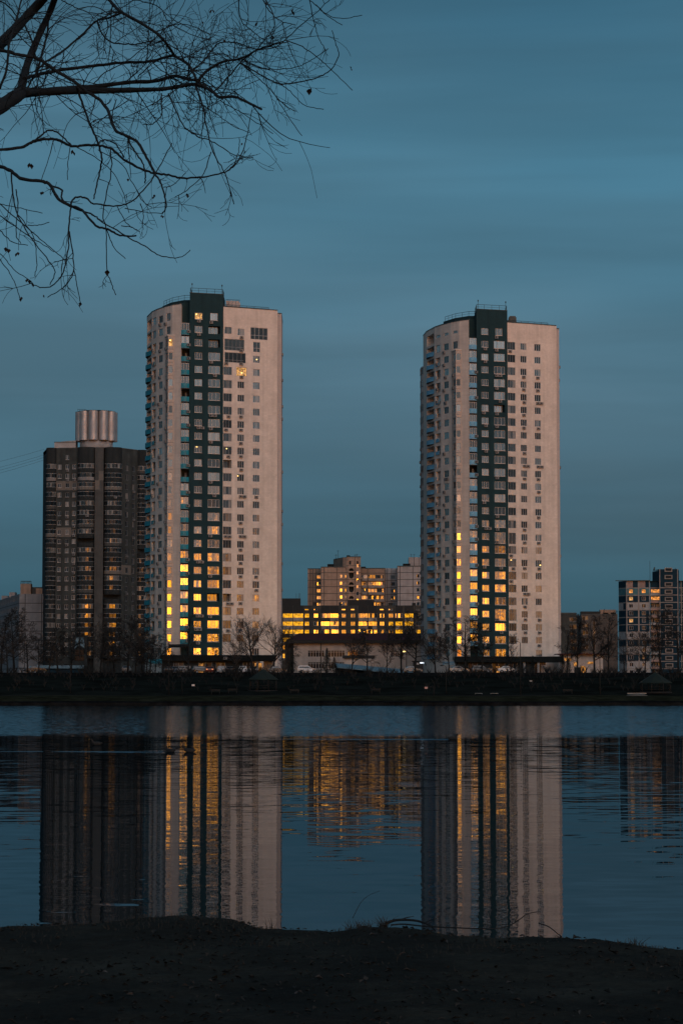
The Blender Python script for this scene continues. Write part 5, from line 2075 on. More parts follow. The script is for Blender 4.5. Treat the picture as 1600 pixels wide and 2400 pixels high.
# ------------------------------------------------------------------ promenade furniture
def gazebo(px, Y, w, label, zapex):
    p = at(px, 1600, Y)
    z0 = far_height(Y)
    G = thing('gazebo', label, 'gazebo', (p.x, Y, z0), 0, 'green roofed gazebos on the shore')
    za = at(px, zapex, Y).z - z0
    ze = za - 2.0
    r = w / 2
    n = 8
    mb = MB()
    ring = [(r * math.cos(2 * math.pi * (k + .5) / n), r * math.sin(2 * math.pi * (k + .5) / n), ze) for k in range(n)]
    for k in range(n):
        mb.poly([ring[k], ring[(k + 1) % n], (0, 0, za)], 'gazebo_roof')
    mb.poly([(x * .98, y * .98, ze - .12) for x, y, z in reversed(ring)], 'wood_dark')
    for k in range(n):
        a, b = ring[k], ring[(k + 1) % n]
        mb.poly([(a[0], a[1], ze - .15), (b[0], b[1], ze - .15), b, a], 'gazebo_roof')
    mb.build('roof', G)
    for k in range(n):
        q = MB()
        x, y = ring[k][0] * .9, ring[k][1] * .9
        q.tube([(x, y, -.3), (x, y, ze - .1)], .09, 'wood_dark', 6)
        q.build('post', G)
        if k != 6:
            c, d = ring[k], ring[(k + 1) % n]
            q = MB()
            for z in (.5, .95):
                q.tube([(c[0] * .9, c[1] * .9, z), (d[0] * .9, d[1] * .9, z)], .05, 'wood_dark', 4)
            q.build('rail', G)
    q = MB()
    q.cyl(0, 0, -.3, .08, r * .95, r * .95, 'wood_dark', 16)
    q.build('floor', G)


gazebo(617, 466, 5.9, 'green roofed gazebo on the slope below the turquoise-balconied tower', 1567)
gazebo(1535, 462, 6.4, 'green roofed gazebo on the shore at the right edge', 1575)


def street_lamp(px, Y, pytop, label, lit=False, arm=1.2):
    p = at(px, 1600, Y)
    z0 = far_height(Y)
    L = thing('street_lamp', label, 'street lamp', (p.x, Y, z0), 0, 'lamp posts on the far bank')
    h = at(px, pytop, Y).z - z0
    q = MB()
    q.tube([(0, 0, -.2), (0, 0, h * .5), (0, 0, h - .3), (-arm * .4, 0, h), (-arm, 0, h + .05)], [.11, .09, .07, .05, .04], 'post_metal', 6)
    q.build('pole', L)
    q = MB()
    q.tube([(-arm + .1, 0, h + .03), (-arm - .25, 0, h + .03), (-arm - .55, 0, h + .0)], [.07, .13, .06], 'street_glow' if lit else 'post_metal', 8)
    q.build('lamp_head', L)


for a in (
    (396, 458, 1500, 'thin dark lamp post rising to the awning of the turquoise-balconied tower'),
    (427, 461, 1585, 'short lamp post on the path below the parked silver estate car', False, .5),
    (165, 460, 1558, 'lamp post on the slope below the dark brown block', False, .6),
    (1219, 455, 1503, 'tall lamp post in front of the blue-balconied tower\'s dark stripe', False, 1.2),
    (752, 470, 1505, 'slim lamp post before the long windows of the beige building', False, .7),
    (1016, 457, 1610, 'short post beside the small pink sign', False, .3),
    (1405, 457, 1540, 'thin lamp post under the trees of the brown brick block', False, .7),
    (1045, 459, 1560, 'lamp post before the blue-balconied tower\'s bay windows', False, .6),
    (952, 552, 1527, 'lit street lamp glowing among trees by the blue-balconied tower', True, .3),
):
    street_lamp(*a)


def sign(px, Y, py, w, h, mat, label):
    p = at(px, py, Y)
    z0 = far_height(Y)
    S = thing('notice_sign', label, 'sign', (p.x, Y, z0), 0, 'small notice signs on the far bank')
    zc = p.z - z0
    q = MB()
    q.box(-w / 2, w / 2, -.04, .0, zc - h / 2, zc + h / 2, mat)
    q.build('board', S)
    q = MB()
    for s in (-1, 1):
        q.tube([(s * w * .4, .04, -.2), (s * w * .4, .04, zc + h / 2)], .03, 'post_metal', 5)
    q.build('post', S)


sign(453, 470, 1606, .55, .35, 'sign_white', 'small white notice sign on the slope below the parked cars')
sign(998, 458, 1612, .55, .4, 'sign_pink', 'small pinkish notice sign on the shore below the blue-balconied tower')
sign(1243, 474, 1596, .5, .2, 'pale_paint', 'low pale sign on the slope right of the tall lamp post')


def goal_frame(px0, px1, py, Y, label):
    p, q_ = at(px0, 1632, Y), at(px1, 1632, Y)
    z0 = far_height(Y)
    w = q_.x - p.x
    h = at(px0, py, Y).z - z0
    G = thing('exercise_bar', label, 'exercise bar', (p.x, Y, z0), 0, 'white metal frames beside the path')
    for x in (0, w):
        m = MB()
        m.tube([(x, 0, -.2), (x, 0, h)], .04, 'pale_paint', 5)
        m.build('upright', G)
    m = MB()
    m.tube([(0, 0, h), (w, 0, h)], .035, 'pale_paint', 5)
    m.build('crossbar', G)


goal_frame(1113, 1129, 1625, 459, 'left one of two pale exercise bars by the path')
goal_frame(1149, 1166, 1625, 459, 'right one of two pale exercise bars by the path')


def bench(px, Y, label):
    p = at(px, 1630, Y)
    B = thing('bench', label, 'bench', (p.x, Y, far_height(Y)), trng.uniform(-.1, .1), 'benches along the shore path')
    q = MB()
    for i in range(3):
        q.box(-.9, .9, -.2 + .15 * i, -.07 + .15 * i, .42, .46, 'wood_dark')
    q.build('seat', B)
    q = MB()
    for i in range(2):
        q.box(-.9, .9, .27, .31, .6 + .16 * i, .72 + .16 * i, 'wood_dark')
    q.build('backrest', B)
    for x in (-.75, .75):
        q = MB()
        q.box(x - .04, x + .04, -.2, .25, -.1, .419, 'post_metal')
        q.box(x - .04, x + .04, .26, .32, -.1, .9, 'post_metal')
        q.build('leg', B)


for a in ((505, 459, 'bench on the path left of the first gazebo'), (545, 460, 'bench closest to the first gazebo'), (690, 459, 'bench on the path below the beige building'),
          (880, 460, 'bench halfway between the two towers'), (1330, 459, 'bench right of the blue-balconied tower')):
    bench(*a)

# upturned pale rowing boat on the right shore
p = at(1490, 1628, 450)
BT = thing('rowing_boat', 'pale upturned rowing boat lying on the grass left of the shore gazebo', 'boat', (p.x, 450, far_height(450) - .02), R(8))
q = MB()
st = [(-1.9, .0, .1), (-1.6, .35, .38), (-.6, .62, .55), (.5, .62, .55), (1.5, .35, .42), (2.1, .02, .15)]
for (x0, w0, h0), (x1, w1, h1) in zip(st[:-1], st[1:]):
    for k in range(6):
        t0, t1 = math.pi * k / 6, math.pi * (k + 1) / 6
        q.poly([(x0, -w0 * math.cos(t0), h0 * math.sin(t0) ** .8), (x1, -w1 * math.cos(t0), h1 * math.sin(t0) ** .8),
                (x1, -w1 * math.cos(t1), h1 * math.sin(t1) ** .8 if k < 5 else 0), (x0, -w0 * math.cos(t1), h0 * math.sin(t1) ** .8 if k < 5 else 0)], 'boat_paint', True)
q.build('hull', BT)
q = MB()
q.box(-1.7, 1.9, -.04, .04, .5, .6, 'pale_paint')
q.build('keel', BT)

# wires leaving the roof of the dark block
for i, (ya, yb) in enumerate(((1053, 1090), (1066, 1104), (1072, 1112), (1078, 1118))):
    a, b = at(104, ya, 735), at(-900, ya + 34 + 8 * i, 760)
    q = MB()
    pts = []
    for k in range(41):
        t = k / 40
        c = a.lerp(b, t)
        c.z -= 9.0 * 4 * t * (1 - t)
        pts.append(c)
    q.tube(pts, .03, 'rail_metal', 4)
    tag(q.build('overhead_cable'), 'thin cable sagging to the left from the dark brown block\'s roof', 'cable', 'cables at the left edge of the sky')


# ------------------------------------------------------------------ ducks
def duck(px, py, rz, label, s=1.0):
    dy = F * CT + (py - 1200) * ST
    dz = F * ST - (py - 1200) * CT
    Y = -CAMZ * dy / dz
    p = at(px, py, Y)
    D = thing('duck', label, 'duck', (p.x, Y, 0), rz, 'ducks swimming on the lake')
    me = bpy.data.meshes.new('duck_body')
    vs = [(-.30, 0, .10), (-.20, 0, .07), (-.06, 0, .06), (.09, 0, .07), (.17, 0, .13), (.20, 0, .21), (.225, 0, .27), (.27, 0, .275)]
    rs = [.015, .06, .105, .10, .06, .042, .052, .03]
    me.from_pydata([tuple(c * s for c in v) for v in vs], [(i, i + 1) for i in range(7)], [])
    me.materials.append(MAT['feather_dark'])
    o = link('body', me, D)
    sk = o.modifiers.new('skin', 'SKIN')
    for v, r in zip(me.skin_vertices[0].data, rs):
        v.radius = (r * s, r * s)
    me.skin_vertices[0].data[2].use_root = True
    sub = o.modifiers.new('sub', 'SUBSURF')
    sub.levels = sub.render_levels = 2
    q = MB()
    q.box(.29 * s, .36 * s, -.018 * s, .018 * s, .255 * s, .275 * s, 'bill')
    q.build('bill', D)
    return p


dk = [duck(398, 1763, 2.6, 'dark duck swimming ahead of the other one on the left', 1.2),
      duck(443, 1763, 3.0, 'dark duck following behind the leading duck on the left', 1.2),
      duck(226, 1746, 3.3, 'dark duck alone near the left shore reflections', 1.2),
      duck(1061, 1733, .15, 'small dark duck near the reflection of the blue-balconied tower', 1.2)]


def wake(p0, p1, width, label):
    a, b = Vector((p0[0], p0[1])), Vector((p1[0], p1[1]))
    d = (b - a).normalized()
    n = Vector((-d.y, d.x))
    q = MB()
    K = 60
    for k in range(K):
        t0, t1 = k / K, (k + 1) / K
        rows = []
        for t in (t0, t1):
            c = a.lerp(b, t) + n * (.25 * math.sin(t * 9) * .4)
            w = width * (.35 + .65 * t)
            h = .017 * (1 - .5 * t)
            rows.append([(c.x - n.x * w, c.y - n.y * w, .003), (c.x, c.y, .003 + h), (c.x + n.x * w, c.y + n.y * w, .003)])
        for j in range(2):
            q.poly([rows[0][j], rows[1][j], rows[1][j + 1], rows[0][j + 1]], 'water', True)
    tag(q.build('water_ripple'), kind='structure')


wake((dk[0].x - .3, dk[0].y), (dk[0].x - 8.9, dk[0].y + 1.5), .13, '')
wake((dk[1].x - .3, dk[1].y), (dk[1].x - 3.0, dk[1].y - 2.0), .2, '')
wake((dk[3].x - .3, dk[3].y), (dk[3].x - 14.5, dk[3].y + 1.0), .16, '')


# ------------------------------------------------------------------ the near tree: bare branches hanging in from the left
TY = 14.0


def tdepth(x, y):
    """Distance of the branches: the crown spreads towards and away from the camera."""
    return TY + .9 * math.sin(x * .0045 + .6) * math.cos(y * .004) + .5 * math.sin(y * .007 + 1.0)


def cat(pts, k=6):
    """Catmull-Rom through the points."""
    P = [Vector(p) for p in pts]
    P = [P[0] * 2 - P[1]] + P + [P[-1] * 2 - P[-2]]
    out = []
    for i in range(1, len(P) - 2):
        for j in range(k):
            t = j / k
            a, b, c, d = P[i - 1], P[i], P[i + 1], P[i + 2]
            out.append(.5 * ((2 * b) + (c - a) * t + (2 * a - 5 * b + 4 * c - d) * t * t + (3 * b - a - 3 * c + d) * t ** 3))
    out.append(P[-2])
    return out


S1 = 1 / 1.823                                   # the sketch below is in an enlarged crop of the photograph
# (width start, width end, swing in depth, points)
LIMBS = [
    (74, 50, 0, [(-330, 640), (-180, 560), (-40, 480), (20, 445), (90, 400)]),
    (58, 46, 0, [(-330, 640), (-200, 470), (-100, 280), (0, 190)]),
    (44, 34, .2, [(0, 190), (60, 130), (125, 60), (185, -5), (240, -80)]),
    (34, 22, .2, [(88, 398), (115, 285), (160, 172), (213, 55), (245, -30), (270, -90)]),
    (42, 16, .1, [(20, 440), (90, 402), (200, 392), (330, 388), (450, 387), (600, 384), (690, 381)]),
    (16, 9, 0, [(690, 381), (745, 373), (830, 360), (882, 376), (910, 393), (940, 415), (1000, 413), (1050, 434), (1117, 467)]),
    (22, 11, .25, [(120, 398), (200, 385), (330, 374), (420, 368), (560, 351), (660, 347), (745, 325), (800, 338), (850, 345)]),
    (11, 5, .1, [(850, 345), (868, 318), (910, 285), (960, 262), (1030, 250), (1100, 213), (1190, 185)]),
    (13, 9, .3, [(105, 335), (160, 320), (240, 302), (400, 281), (520, 268), (640, 262), (740, 236)]),
    (14, 11, -.3, [(450, -20), (490, 25), (520, 52), (600, 96), (680, 150), (718, 195), (745, 237)]),
    (10, 8, -.1, [(745, 237), (800, 272), (822, 305), (838, 340), (840, 362)]),
    (8, 7, .3, [(165, 292), (200, 262), (260, 225), (350, 150), (415, 88), (460, 78), (522, 55)]),
    (6, 4, .1, [(415, 88), (428, 125), (445, 155), (480, 182), (540, 188), (580, 190), (632, 180), (690, 178)]),
    (4, 3, .1, [(458, 80), (462, 120), (448, 165), (445, 200), (455, 230)]),
    (12, 11, -.2, [(-40, 215), (20, 218), (90, 236), (160, 250), (240, 302), (320, 350), (375, 392), (430, 428)]),
    (11, 8, -.2, [(430, 428), (465, 478), (490, 552), (535, 578), (585, 605), (620, 660), (662, 742)]),
    (6, 4, -.1, [(662, 742), (690, 790), (706, 850), (710, 885), (694, 914)]),
    (6, 4, -.2, [(548, 588), (562, 625), (590, 665), (612, 700), (622, 745), (620, 782)]),
    (8, 6, .2, [(328, 370), (345, 420), (385, 532), (415, 600), (428, 640), (437, 680)]),
    (6, 4, .2, [(437, 680), (428, 730), (412, 800), (402, 850)]),
    (10, 8, .1, [(-60, 645), (0, 640), (90, 630), (140, 606), (200, 594), (250, 599), (305, 624), (360, 620), (420, 621), (472, 632)]),
    (8, 6, .1, [(472, 632), (530, 680), (600, 720), (660, 740), (720, 748), (770, 760), (870, 757)]),
    (5, 2.4, .1, [(870, 757), (960, 735), (1008, 700), (1040, 640), (1060, 560), (1076, 470)]),
    (6, 5, 0, [(140, 606), (180, 578), (208, 557), (250, 568), (308, 624)]),
    (5, 4, 0, [(418, 612), (450, 597), (490, 612), (515, 645), (530, 672)]),
    (12, 9, -.1, [(-60, 712), (0, 712), (40, 726), (100, 765), (180, 775), (215, 790), (250, 850), (300, 880)]),
    (8, 5, -.1, [(300, 880), (350, 897), (410, 962), (462, 980), (512, 1005), (582, 1007)]),
    (6, 5, 0, [(205, 785), (265, 812), (264, 845), (298, 878)]),
    (6, 3, .1, [(300, 880), (322, 843), (370, 848), (402, 870), (500, 880), (560, 862), (620, 805), (662, 745), (700, 680), (735, 612)]),
    (5, 2.2, .1, [(310, 885), (400, 920), (440, 950), (560, 1020), (620, 1052), (680, 1090), (740, 1102), (780, 1095), (813, 1068)]),
    (5, 2.5, -.1, [(305, 885), (295, 980), (290, 1080), (265, 1175), (215, 1225), (150, 1222), (118, 1195)]),
    (4, 2.5, -.1, [(298, 990), (312, 1090), (315, 1160), (282, 1220), (205, 1270)]),
    (3, 2, -.1, [(316, 1150), (330, 1220), (347, 1298)]),
    (4, 2.4, .2, [(472, 632), (476, 740), (442, 900), (455, 990), (459, 1150), (475, 1205), (496, 1260)]),
    (3, 2, .2, [(456, 980), (490, 1060), (536, 1105)]),
    (5, 2.4, -.2, [(50, 735), (60, 850), (82, 930), (150, 1040), (232, 1150), (215, 1218)]),
    (6, 4, .1, [(880, 376), (912, 392), (960, 345), (1012, 285), (1046, 250), (1100, 214)]),
    (4, 2.2, .2, [(1190, 185), (1240, 180), (1300, 205), (1370, 256), (1430, 312), (1505, 386)]),
    (4, 2.2, .2, [(1100, 214), (1182, 198), (1260, 130), (1340, 62), (1412, -5)]),
    (5, 4, .2, [(820, 300), (870, 260), (930, 190), (1000, 180), (1040, 193), (1100, 212)]),
    (5, 2.4, .1, [(1030, 268), (1100, 312), (1192, 356), (1282, 350), (1370, 325), (1420, 290), (1446, 232), (1432, 182), (1418, 130)]),
    (3, 2, .1, [(1192, 356), (1240, 390), (1300, 450), (1382, 467)]),
    (3.4, 2, -.1, [(1030, 272), (1110, 340), (1170, 400), (1202, 452), (1252, 530), (1290, 580)]),
    (3, 2, -.1, [(1185, 420), (1225, 455), (1265, 475)]),
    (3.4, 2, .2, [(1040, 262), (1120, 290), (1200, 296), (1280, 282), (1340, 250), (1402, 208)]),
    (3, 2, .1, [(1300, -20), (1340, 15), (1380, 50), (1450, 80), (1546, 65)]),
    (3, 2, .1, [(1320, -10), (1345, 110), (1365, 170), (1392, 216)]),
    (3, 2, .1, [(1350, 20), (1400, 70), (1462, 107)]),
    (5, 2.6, -.2, [(690, 400), (692, 450), (690, 492), (652, 530), (612, 532)]),
    (5, 2.4, -.2, [(720, 400), (780, 530), (842, 582), (905, 602), (1000, 660), (1082, 672)]),
    (6, 2.6, -.3, [(835, 368), (870, 458), (880, 530), (910, 650), (962, 742), (1000, 872)]),
    (3.5, 2, -.2, [(902, 650), (870, 742), (802, 810), (748, 842)]),
    (3, 2, .2, [(780, 400), (900, 470), (1000, 540), (1065, 566)]),
    (3, 2, .1, [(940, 428), (1060, 500), (1166, 571)]),
    (3, 2, .1, [(960, 740), (1000, 700), (1020, 640), (1022, 590)]),
    (4, 2.2, .2, [(-60, 830), (0, 872), (80, 940), (160, 1010), (222, 1062), (280, 1112)]),
    (4, 2, .1, [(-60, 890), (0, 922), (100, 992), (180, 1042), (232, 1076)]),
    (4, 2, .1, [(-60, 930), (0, 982), (52, 1032), (120, 1048)]),
    (3, 2, .1, [(-60, 1050), (0, 1080), (60, 1150), (135, 1202)]),
    (3, 2, .1, [(-30, 1060), (20, 1135), (62, 1200), (86, 1275)]),
    (3, 2, .1, [(-40, 862), (0, 872), (90, 890), (182, 911)]),
    (3, 2, .1, [(120, 962), (160, 962), (211, 950)]),
    (4, 2.4, 0, [(70, 810), (78, 880), (70, 1000), (90, 1040)]),
    (3, 2, 0, [(80, 920), (140, 1000), (158, 1120), (150, 1180)]),
    (3, 2, .2, [(700, 800), (740, 790), (795, 738)]),
    (3, 2, .1, [(600, 870), (612, 905), (608, 965)]),
    (3, 2, .1, [(535, 890), (610, 905), (694, 914)]),
    (3, 2, .1, [(420, 640), (520, 700), (560, 770), (612, 860), (650, 886)]),
    (3, 2, .1, [(330, 630), (420, 680), (500, 760), (552, 908)]),
    (3, 2, .1, [(300, 630), (292, 700), (290, 768)]),
    (3, 2, .1, [(230, 600), (205, 690), (176, 775)]),
    (3, 2, .1, [(520, 965), (560, 970), (597, 990)]),
    (3, 2, 0, [(500, 880), (540, 950), (585, 985)]),
    (9, 6, -.2, [(0, 380), (30, 290), (40, 190), (70, 90), (96, -20)]),
    (8, 5, .2, [(150, 330), (190, 200), (205, 110), (225, 20), (240, -40)]),
    (7, 5, .2, [(110, 388), (150, 330), (200, 315), (240, 305)]),
    (5, 3, .2, [(-20, -10), (40, 30), (80, 80), (130, 150), (150, 230), (165, 330)]),
    (4, 2.5, .2, [(250, -10), (300, 20), (370, 50), (440, 60), (522, 55), (600, 90), (700, 110), (800, 105), (900, 150)]),
    (4, 2.5, -.2, [(520, -10), (600, 5), (680, 30), (720, 90), (800, 140), (900, 170)]),
    (4, 2.4, -.1, [(1130, -10), (1165, 60), (1170, 120), (1100, 210)]),
    (4, 2.4, .1, [(1120, -10), (1150, 45), (1200, 90), (1260, 105)]),
    (4, 2.4, .2, [(1020, -20), (1022, 50), (1040, 100), (1100, 150), (1150, 185)]),
    (4, 2.2, .2, [(640, 262), (720, 270), (800, 300), (900, 290), (1000, 262), (1080, 225)]),
    (4, 2.2, -.2, [(400, 360), (450, 310), (530, 270), (620, 200), (700, 130), (760, 60), (800, -20)]),
    (4, 2.4, -.2, [(590, 330), (640, 280), (700, 250), (780, 250), (860, 210), (950, 170)]),
    (4, 2.2, .2, [(800, 330), (880, 250), (960, 230), (1000, 270)]),
    (4, 2.4, .1, [(650, 262), (690, 300), (760, 330), (830, 310)]),
]

trunk_mb, tw_mb = MB(), MB()
ntree = random.Random(77)
BR = []                                           # branches kept for growing twigs: (3-D points, radii, generation)


def add_branch(pts3, rads, mb, gen, n=5):
    mb.tube(pts3, rads, 'bark_near', n)
    BR.append((pts3, rads, gen))


for w0, w1, swing, pts in LIMBS:
    c = cat([(x, y, 0) for x, y in pts], 6)
    m = len(c) - 1
    p3, rr = [], []
    for i, q in enumerate(c):
        t = i / m
        x, y = q.x * S1, q.y * S1
        jit = 1.3 * min(1, 8 / max(w0, 1))
        x += ntree.gauss(0, jit * .5) if 0 < i < m else 0
        y += ntree.gauss(0, jit * .5) if 0 < i < m else 0
        Yd = tdepth(x, y) + swing * math.sin(math.pi * t) * 1.6
        p3.append(at(x, y, Yd))
        w = (w0 + (w1 - w0) * t) * S1
        rr.append(max(w * (.58 if w0 > 13 else .70) * TY / F * (1 + ntree.uniform(-.08, .1)), .0022))
    add_branch(p3, rr, trunk_mb if w0 >= 14 else tw_mb, 0 if w0 >= 6 else 1, 7 if w0 > 14 else 5)


def in_view(p):
    dy = p.y
    px = 800 + p.x / dy * F
    return px


def twig(p, d, L, r, gen):
    seg = max(4, min(9, int(L / .06)))
    pts, rad = [p.copy()], [r]
    dd = d.normalized()
    axis = dd.cross(Vector((ntree.gauss(0, 1), ntree.gauss(0, 1), ntree.gauss(0, 1)))).normalized()
    turn = Matrix.Rotation(ntree.choice((-1, 1)) * ntree.uniform(.3, 1.5) / seg, 3, axis)
    for i in range(seg):
        dd = turn @ dd
        dd = (dd + Vector((ntree.gauss(0, .055), ntree.gauss(0, .055), ntree.gauss(0, .055) - .012))).normalized()
        p = p + dd * (L / seg)
        pts.append(p.copy())
        rad.append(max(r * (1 - .55 * (i + 1) / seg), .0013))
    tw_mb.tube(pts, rad, 'bark_near', 4 if gen < 2 else 3, cap=False)
    if gen < 3:
        for k in range(ntree.choice((1, 2, 3, 3)) if gen == 1 else ntree.choice((0, 0, 1, 2))):
            i = ntree.randrange(1, seg)
            ax = (pts[i + 1] - pts[i]).normalized()
            s = ax.orthogonal()
            s.rotate(Matrix.Rotation(ntree.uniform(0, 6.28), 3, ax))
            twig(pts[i], ax * .8 + s * .6, L * ntree.uniform(.35, .75), max(rad[i] * .8, .0014), gen + 1)


base_branches = list(BR)
for pts3, rads, gen in base_branches:
    total = sum((b - a).length for a, b in zip(pts3[:-1], pts3[1:]))
    for a, b, r in zip(pts3[:-1], pts3[1:], rads[:-1]):
        m = (a + b) / 2
        px = 800 + m.x / m.y * F
        py = YH - (m.z - CAMZ) / m.y * F
        dens = 3.2
        if py < 250:
            dens = 7.5
        if py < 250 and 250 < px < 620:
            dens = 9.5
        if py > 330:
            dens = 1.3
        if px > 640:
            dens *= .26
        if r > .02:
            dens *= .6
        k = dens * (b - a).length
        k = int(k) + (1 if ntree.random() < k - int(k) else 0)
        for _ in range(k):
            ax = (b - a).normalized()
            s = ax.orthogonal()
            s.rotate(Matrix.Rotation(ntree.uniform(0, 6.28), 3, ax))
            d = ax * ntree.uniform(.1, .9) + s * ntree.uniform(.5, 1.0) + Vector((0, 0, -.25 if py > 200 else .0))
            q = a.lerp(b, ntree.random())
            if px > 790:
                d = d * .5 + Vector((-.5, 0, 0))
            twig(q, d, (.10 + .5 * ntree.random() ** 1.6) * (1.0 if py < 300 else .7) * (.45 if px > 690 else 1), min(max(r * .5, .0020), .0036), 1)

NT = thing('bare_tree', 'large bare tree in the foreground whose black branches hang in from the left', 'tree', (-4.6, 14.2, 1.45))
root = NT.location.copy()
# trunk outside the frame, joined to the limbs
j = at(-330 * S1, 640 * S1, tdepth(-330 * S1, 640 * S1))
trunk_mb.tube([(-4.6, 14.2, 1.3), (-4.55, 14.25, 2.4), (-4.3, 14.2, 3.8), (-3.7, 14.2, 5.0), tuple(j)], [.26, .19, .16, .13, .085], 'bark_near', 10)


def shift(mb):
    mb.v = [(x - root.x, y - root.y, z - root.z) for x, y, z in mb.v]


shift(trunk_mb)
shift(tw_mb)
trunk_mb.build('trunk', NT)
tw_mb.build('branches', NT)
# last curled leaves
for x, y, s in ((1328, 372, 1.5), (1100, 90, 1.0), (1253, 45, 1.3), (1165, 152, .8), (1494, 286, .7), (903, 40, 1.1), (958, 165, .7), (980, 218, .8), (1018, 232, .8), (1096, 300, .8), (318, 645, 1.1),
                (132, 692, 1.3), (180, 815, .8), (548, 768, .7), (660, 835, .7), (801, 828, .8), (458, 1160, 1.2), (34, 1062, 1.1), (78, 1076, .9), (122, 1197, .9), (138, 1208, .9), (90, 1274, .8),
                (347, 1297, .9), (184, 1256, .6), (275, 1228, .5), (694, 915, .7), (1037, 612, .6), (404, 512, .6), (1116, 122, .5), (870, 88, .6), (1135, 8, .8), (395, 70, .6)):
    c = at(x * S1, y * S1, tdepth(x * S1, y * S1)) - root
    q = MB()
    for k in range(2):
        a = ntree.uniform(0, 6.28)
        u = Vector((math.cos(a) * .35, math.sin(a) * .35, -1)).normalized() * .026 * s
        w = Vector((-math.sin(a), math.cos(a), .15)) * .011 * s
        o = Vector((ntree.uniform(-.008, .008), 0, ntree.uniform(-.012, .012))) * s
        bend = Vector((math.cos(a), math.sin(a), .2)) * .008 * s
        q.poly([c + o, c + o + u * .4 + w, c + o + u * .55 + bend], 'dry_leaf')
        q.poly([c + o, c + o + u * .55 + bend, c + o + u * .4 - w], 'dry_leaf')
        q.poly([c + o + u * .4 + w, c + o + u, c + o + u * .55 + bend], 'dry_leaf')
        q.poly([c + o + u * .55 + bend, c + o + u, c + o + u * .4 - w], 'dry_leaf')
    q.build('dried_leaf', NT)


# ------------------------------------------------------------------ near bank: litter, dry grass, sticks
def litter_material():
    m = bpy.data.materials.new('litter')
    m.use_nodes = True
    nt = m.node_tree
    b = nt.nodes['Principled BSDF']
    b.inputs['Roughness'].default_value = .9
    b.inputs['Specular IOR Level'].default_value = .15
    g = N(nt, 'ShaderNodeNewGeometry')
    c = ramp_node(nt, g.outputs['Random Per Island'], [(0, (.006, .007, .007)), (.45, (.012, .013, .012)), (.85, (.022, .021, .019)), (.97, (.034, .031, .029)), (1, (.07, .07, .07))])
    nt.links.new(c, b.inputs['Base Color'])
    MAT['litter'] = m


litter_material()
lg = random.Random(91)
lb = MB()
for i in range(3000):
    y = 11 + (lg.random() ** .8) * 7
    x = lg.uniform(-.165, .165) * y
    if y > bank_edge(x) + .1:
        continue
    if mnoise.noise(Vector((x * .8, y * .6, 3))) < -.12 and lg.random() < .75:
        continue
    z = bank_height(x, y) + .006
    a = lg.uniform(0, 6.28)
    s = lg.uniform(.010, .026) * (1.4 if lg.random() < .06 else 1)
    u = Vector((math.cos(a), math.sin(a), lg.uniform(-.2, .5))) * s
    w = Vector((-math.sin(a), math.cos(a), lg.uniform(-.3, .3))) * s * lg.uniform(.3, .6)
    c = Vector((x, y, z))
    up = Vector((0, 0, s * lg.uniform(.1, .6)))
    n0 = len(lb.v)
    lb.v += [tuple(c - u), tuple(c + w + up), tuple(c + u), tuple(c - w + up)]
    lb.f += [(n0, n0 + 1, n0 + 2), (n0, n0 + 2, n0 + 3)]
    lb.m += [lb.slot('litter')] * 2
    lb.smooth += [False] * 2
tag(lb.build('leaf_litter'), kind='stuff')


def tuft(px, py, n, h, spread, label):
    Y = 16.5
    for _ in range(6):
        x = (px - 800) / F * Y
        Y = bank_edge(x) - .12
    x = (px - 800) / F * Y
    T = thing('grass_tuft', label, 'grass tuft', (x, Y, bank_height(x, Y)), 0, 'dry grass tufts on the near bank')
    q = MB()
    for i in range(n):
        a = lg.uniform(0, 6.28)
        r = lg.uniform(0, spread)
        b = Vector((math.cos(a) * r, math.sin(a) * r * .6, -.01))
        hh = h * lg.uniform(.35, 1)
        l = Vector((lg.gauss(0, .22), lg.gauss(0, .22), 1)) * hh
        q.tube([b, b + l * .55, b + l + Vector((l.x * .5, l.y * .5, -hh * .08))], [.0022, .0017, .0007], 'dry_grass', 3, cap=False)
    q.build('blades', T)


tuft(898, 2140, 60, .115, .035, 'densest upright dry grass tuft beside the fallen branch')
tuft(838, 2150, 55, .085, .09, 'wide loose dry grass tuft left of the densest one')
tuft(866, 2150, 10, .10, .01, 'thin dry stalks between the two larger grass tufts')
tuft(1478, 2195, 26, .085, .05, 'sparse dry grass tuft near the right end of the bank')
tuft(640, 2150, 10, .12, .05, 'few dry stalks before the turquoise-balconied tower\'s reflection edge')
tuft(500, 2130, 14, .07, .10, 'short scattered stalks on the hump of the bank')
tuft(405, 2130, 16, .06, .12, 'low fringe of grass on the bank hump left of the middle')
tuft(160, 2150, 10, .05, .12, 'low fringe of grass near the left end of the bank')

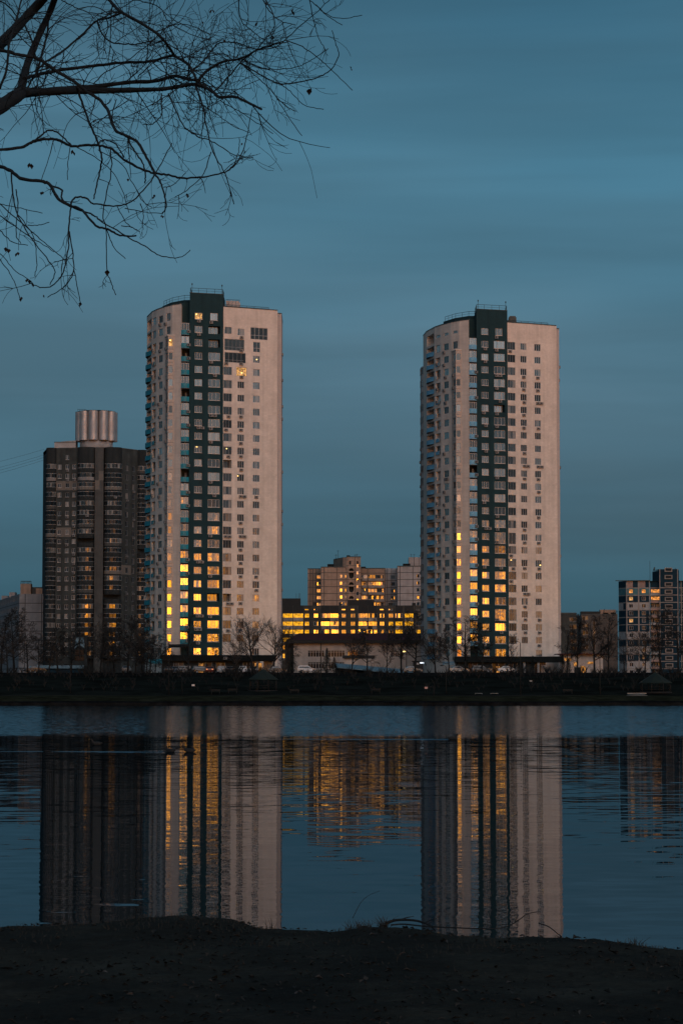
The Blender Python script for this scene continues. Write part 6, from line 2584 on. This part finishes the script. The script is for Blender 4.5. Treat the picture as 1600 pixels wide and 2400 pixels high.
# sparse stubble along the rim
gb = MB()
for i in range(2600):
    x = lg.uniform(-2.9, 2.6)
    y = bank_edge(x) - abs(lg.gauss(0, 1.1)) + .08
    if mnoise.noise(Vector((x * 1.7, y * 1.2, 8))) < .02:
        continue
    z = bank_height(x, y)
    h = lg.uniform(.008, .028)
    gb.tube([(x, y, z - .005), (x + lg.gauss(0, .01), y, z + h)], [.0022, .0008], 'dry_grass', 3, cap=False)
tag(gb.build('grass'), kind='stuff')


def stick(pts, r0, r1, label, side=()):
    out = []
    for px, py, dy in pts:
        Y = 16.9
        for _ in range(5):
            x = (px - 800) / F * Y
            Y = bank_edge(x) - .1 + dy
        out.append(at(px, py, Y))
    S = thing('fallen_branch', label, 'branch', tuple(out[0]), 0, 'fallen sticks on the near bank')
    o = out[0]
    c = [v - o for v in cat(out, 5)]
    q = MB()
    m = len(c) - 1
    q.tube(c, [r0 + (r1 - r0) * i / m for i in range(m + 1)], 'bark_near', 6)
    q.build('stem', S)
    for k, (i, dx, dz, dy) in enumerate(side):
        q = MB()
        b = c[int(m * i)]
        q.tube([b, b + Vector((dx * .5, dy * .5, dz * .7)), b + Vector((dx, dy, dz))], [r1 * .9, r1 * .7, r1 * .4], 'bark_near', 4)
        q.build('side_twig', S)


stick([(905, 2164, 0), (925, 2157, 0), (955, 2156, .02), (985, 2160, .05), (1008, 2170, .05), (1020, 2182, .02)], .011, .005, 'thick bent branch lying on the bank rim beside the grass tuft',
      ((.3, .10, .02, .05), (.5, .12, -.02, -.05), (.7, .08, .03, .02)))
stick([(915, 2168, -.1), (945, 2166, -.1), (985, 2170, -.08), (1015, 2172, 0), (1055, 2174, .05), (1110, 2176, .1), (1165, 2176, .15), (1195, 2168, .2), (1218, 2154, .2), (1235, 2142, .2), (1264, 2136, .2)], .006, .0025,
      'long thin stick arching up from the bank before the blue-balconied tower\'s reflection', ((.75, .03, .05, 0),))
stick([(1262, 2164, .1), (1285, 2172, .05), (1308, 2190, 0), (1316, 2196, 0)], .004, .003, 'short bent stick poking up at the right of the long thin one')
stick([(826, 2152, .05), (838, 2128, .1), (848, 2112, .1), (865, 2098, .1), (890, 2088, .1)], .0025, .0012, 'thin curved stem rising above the grass against the water')
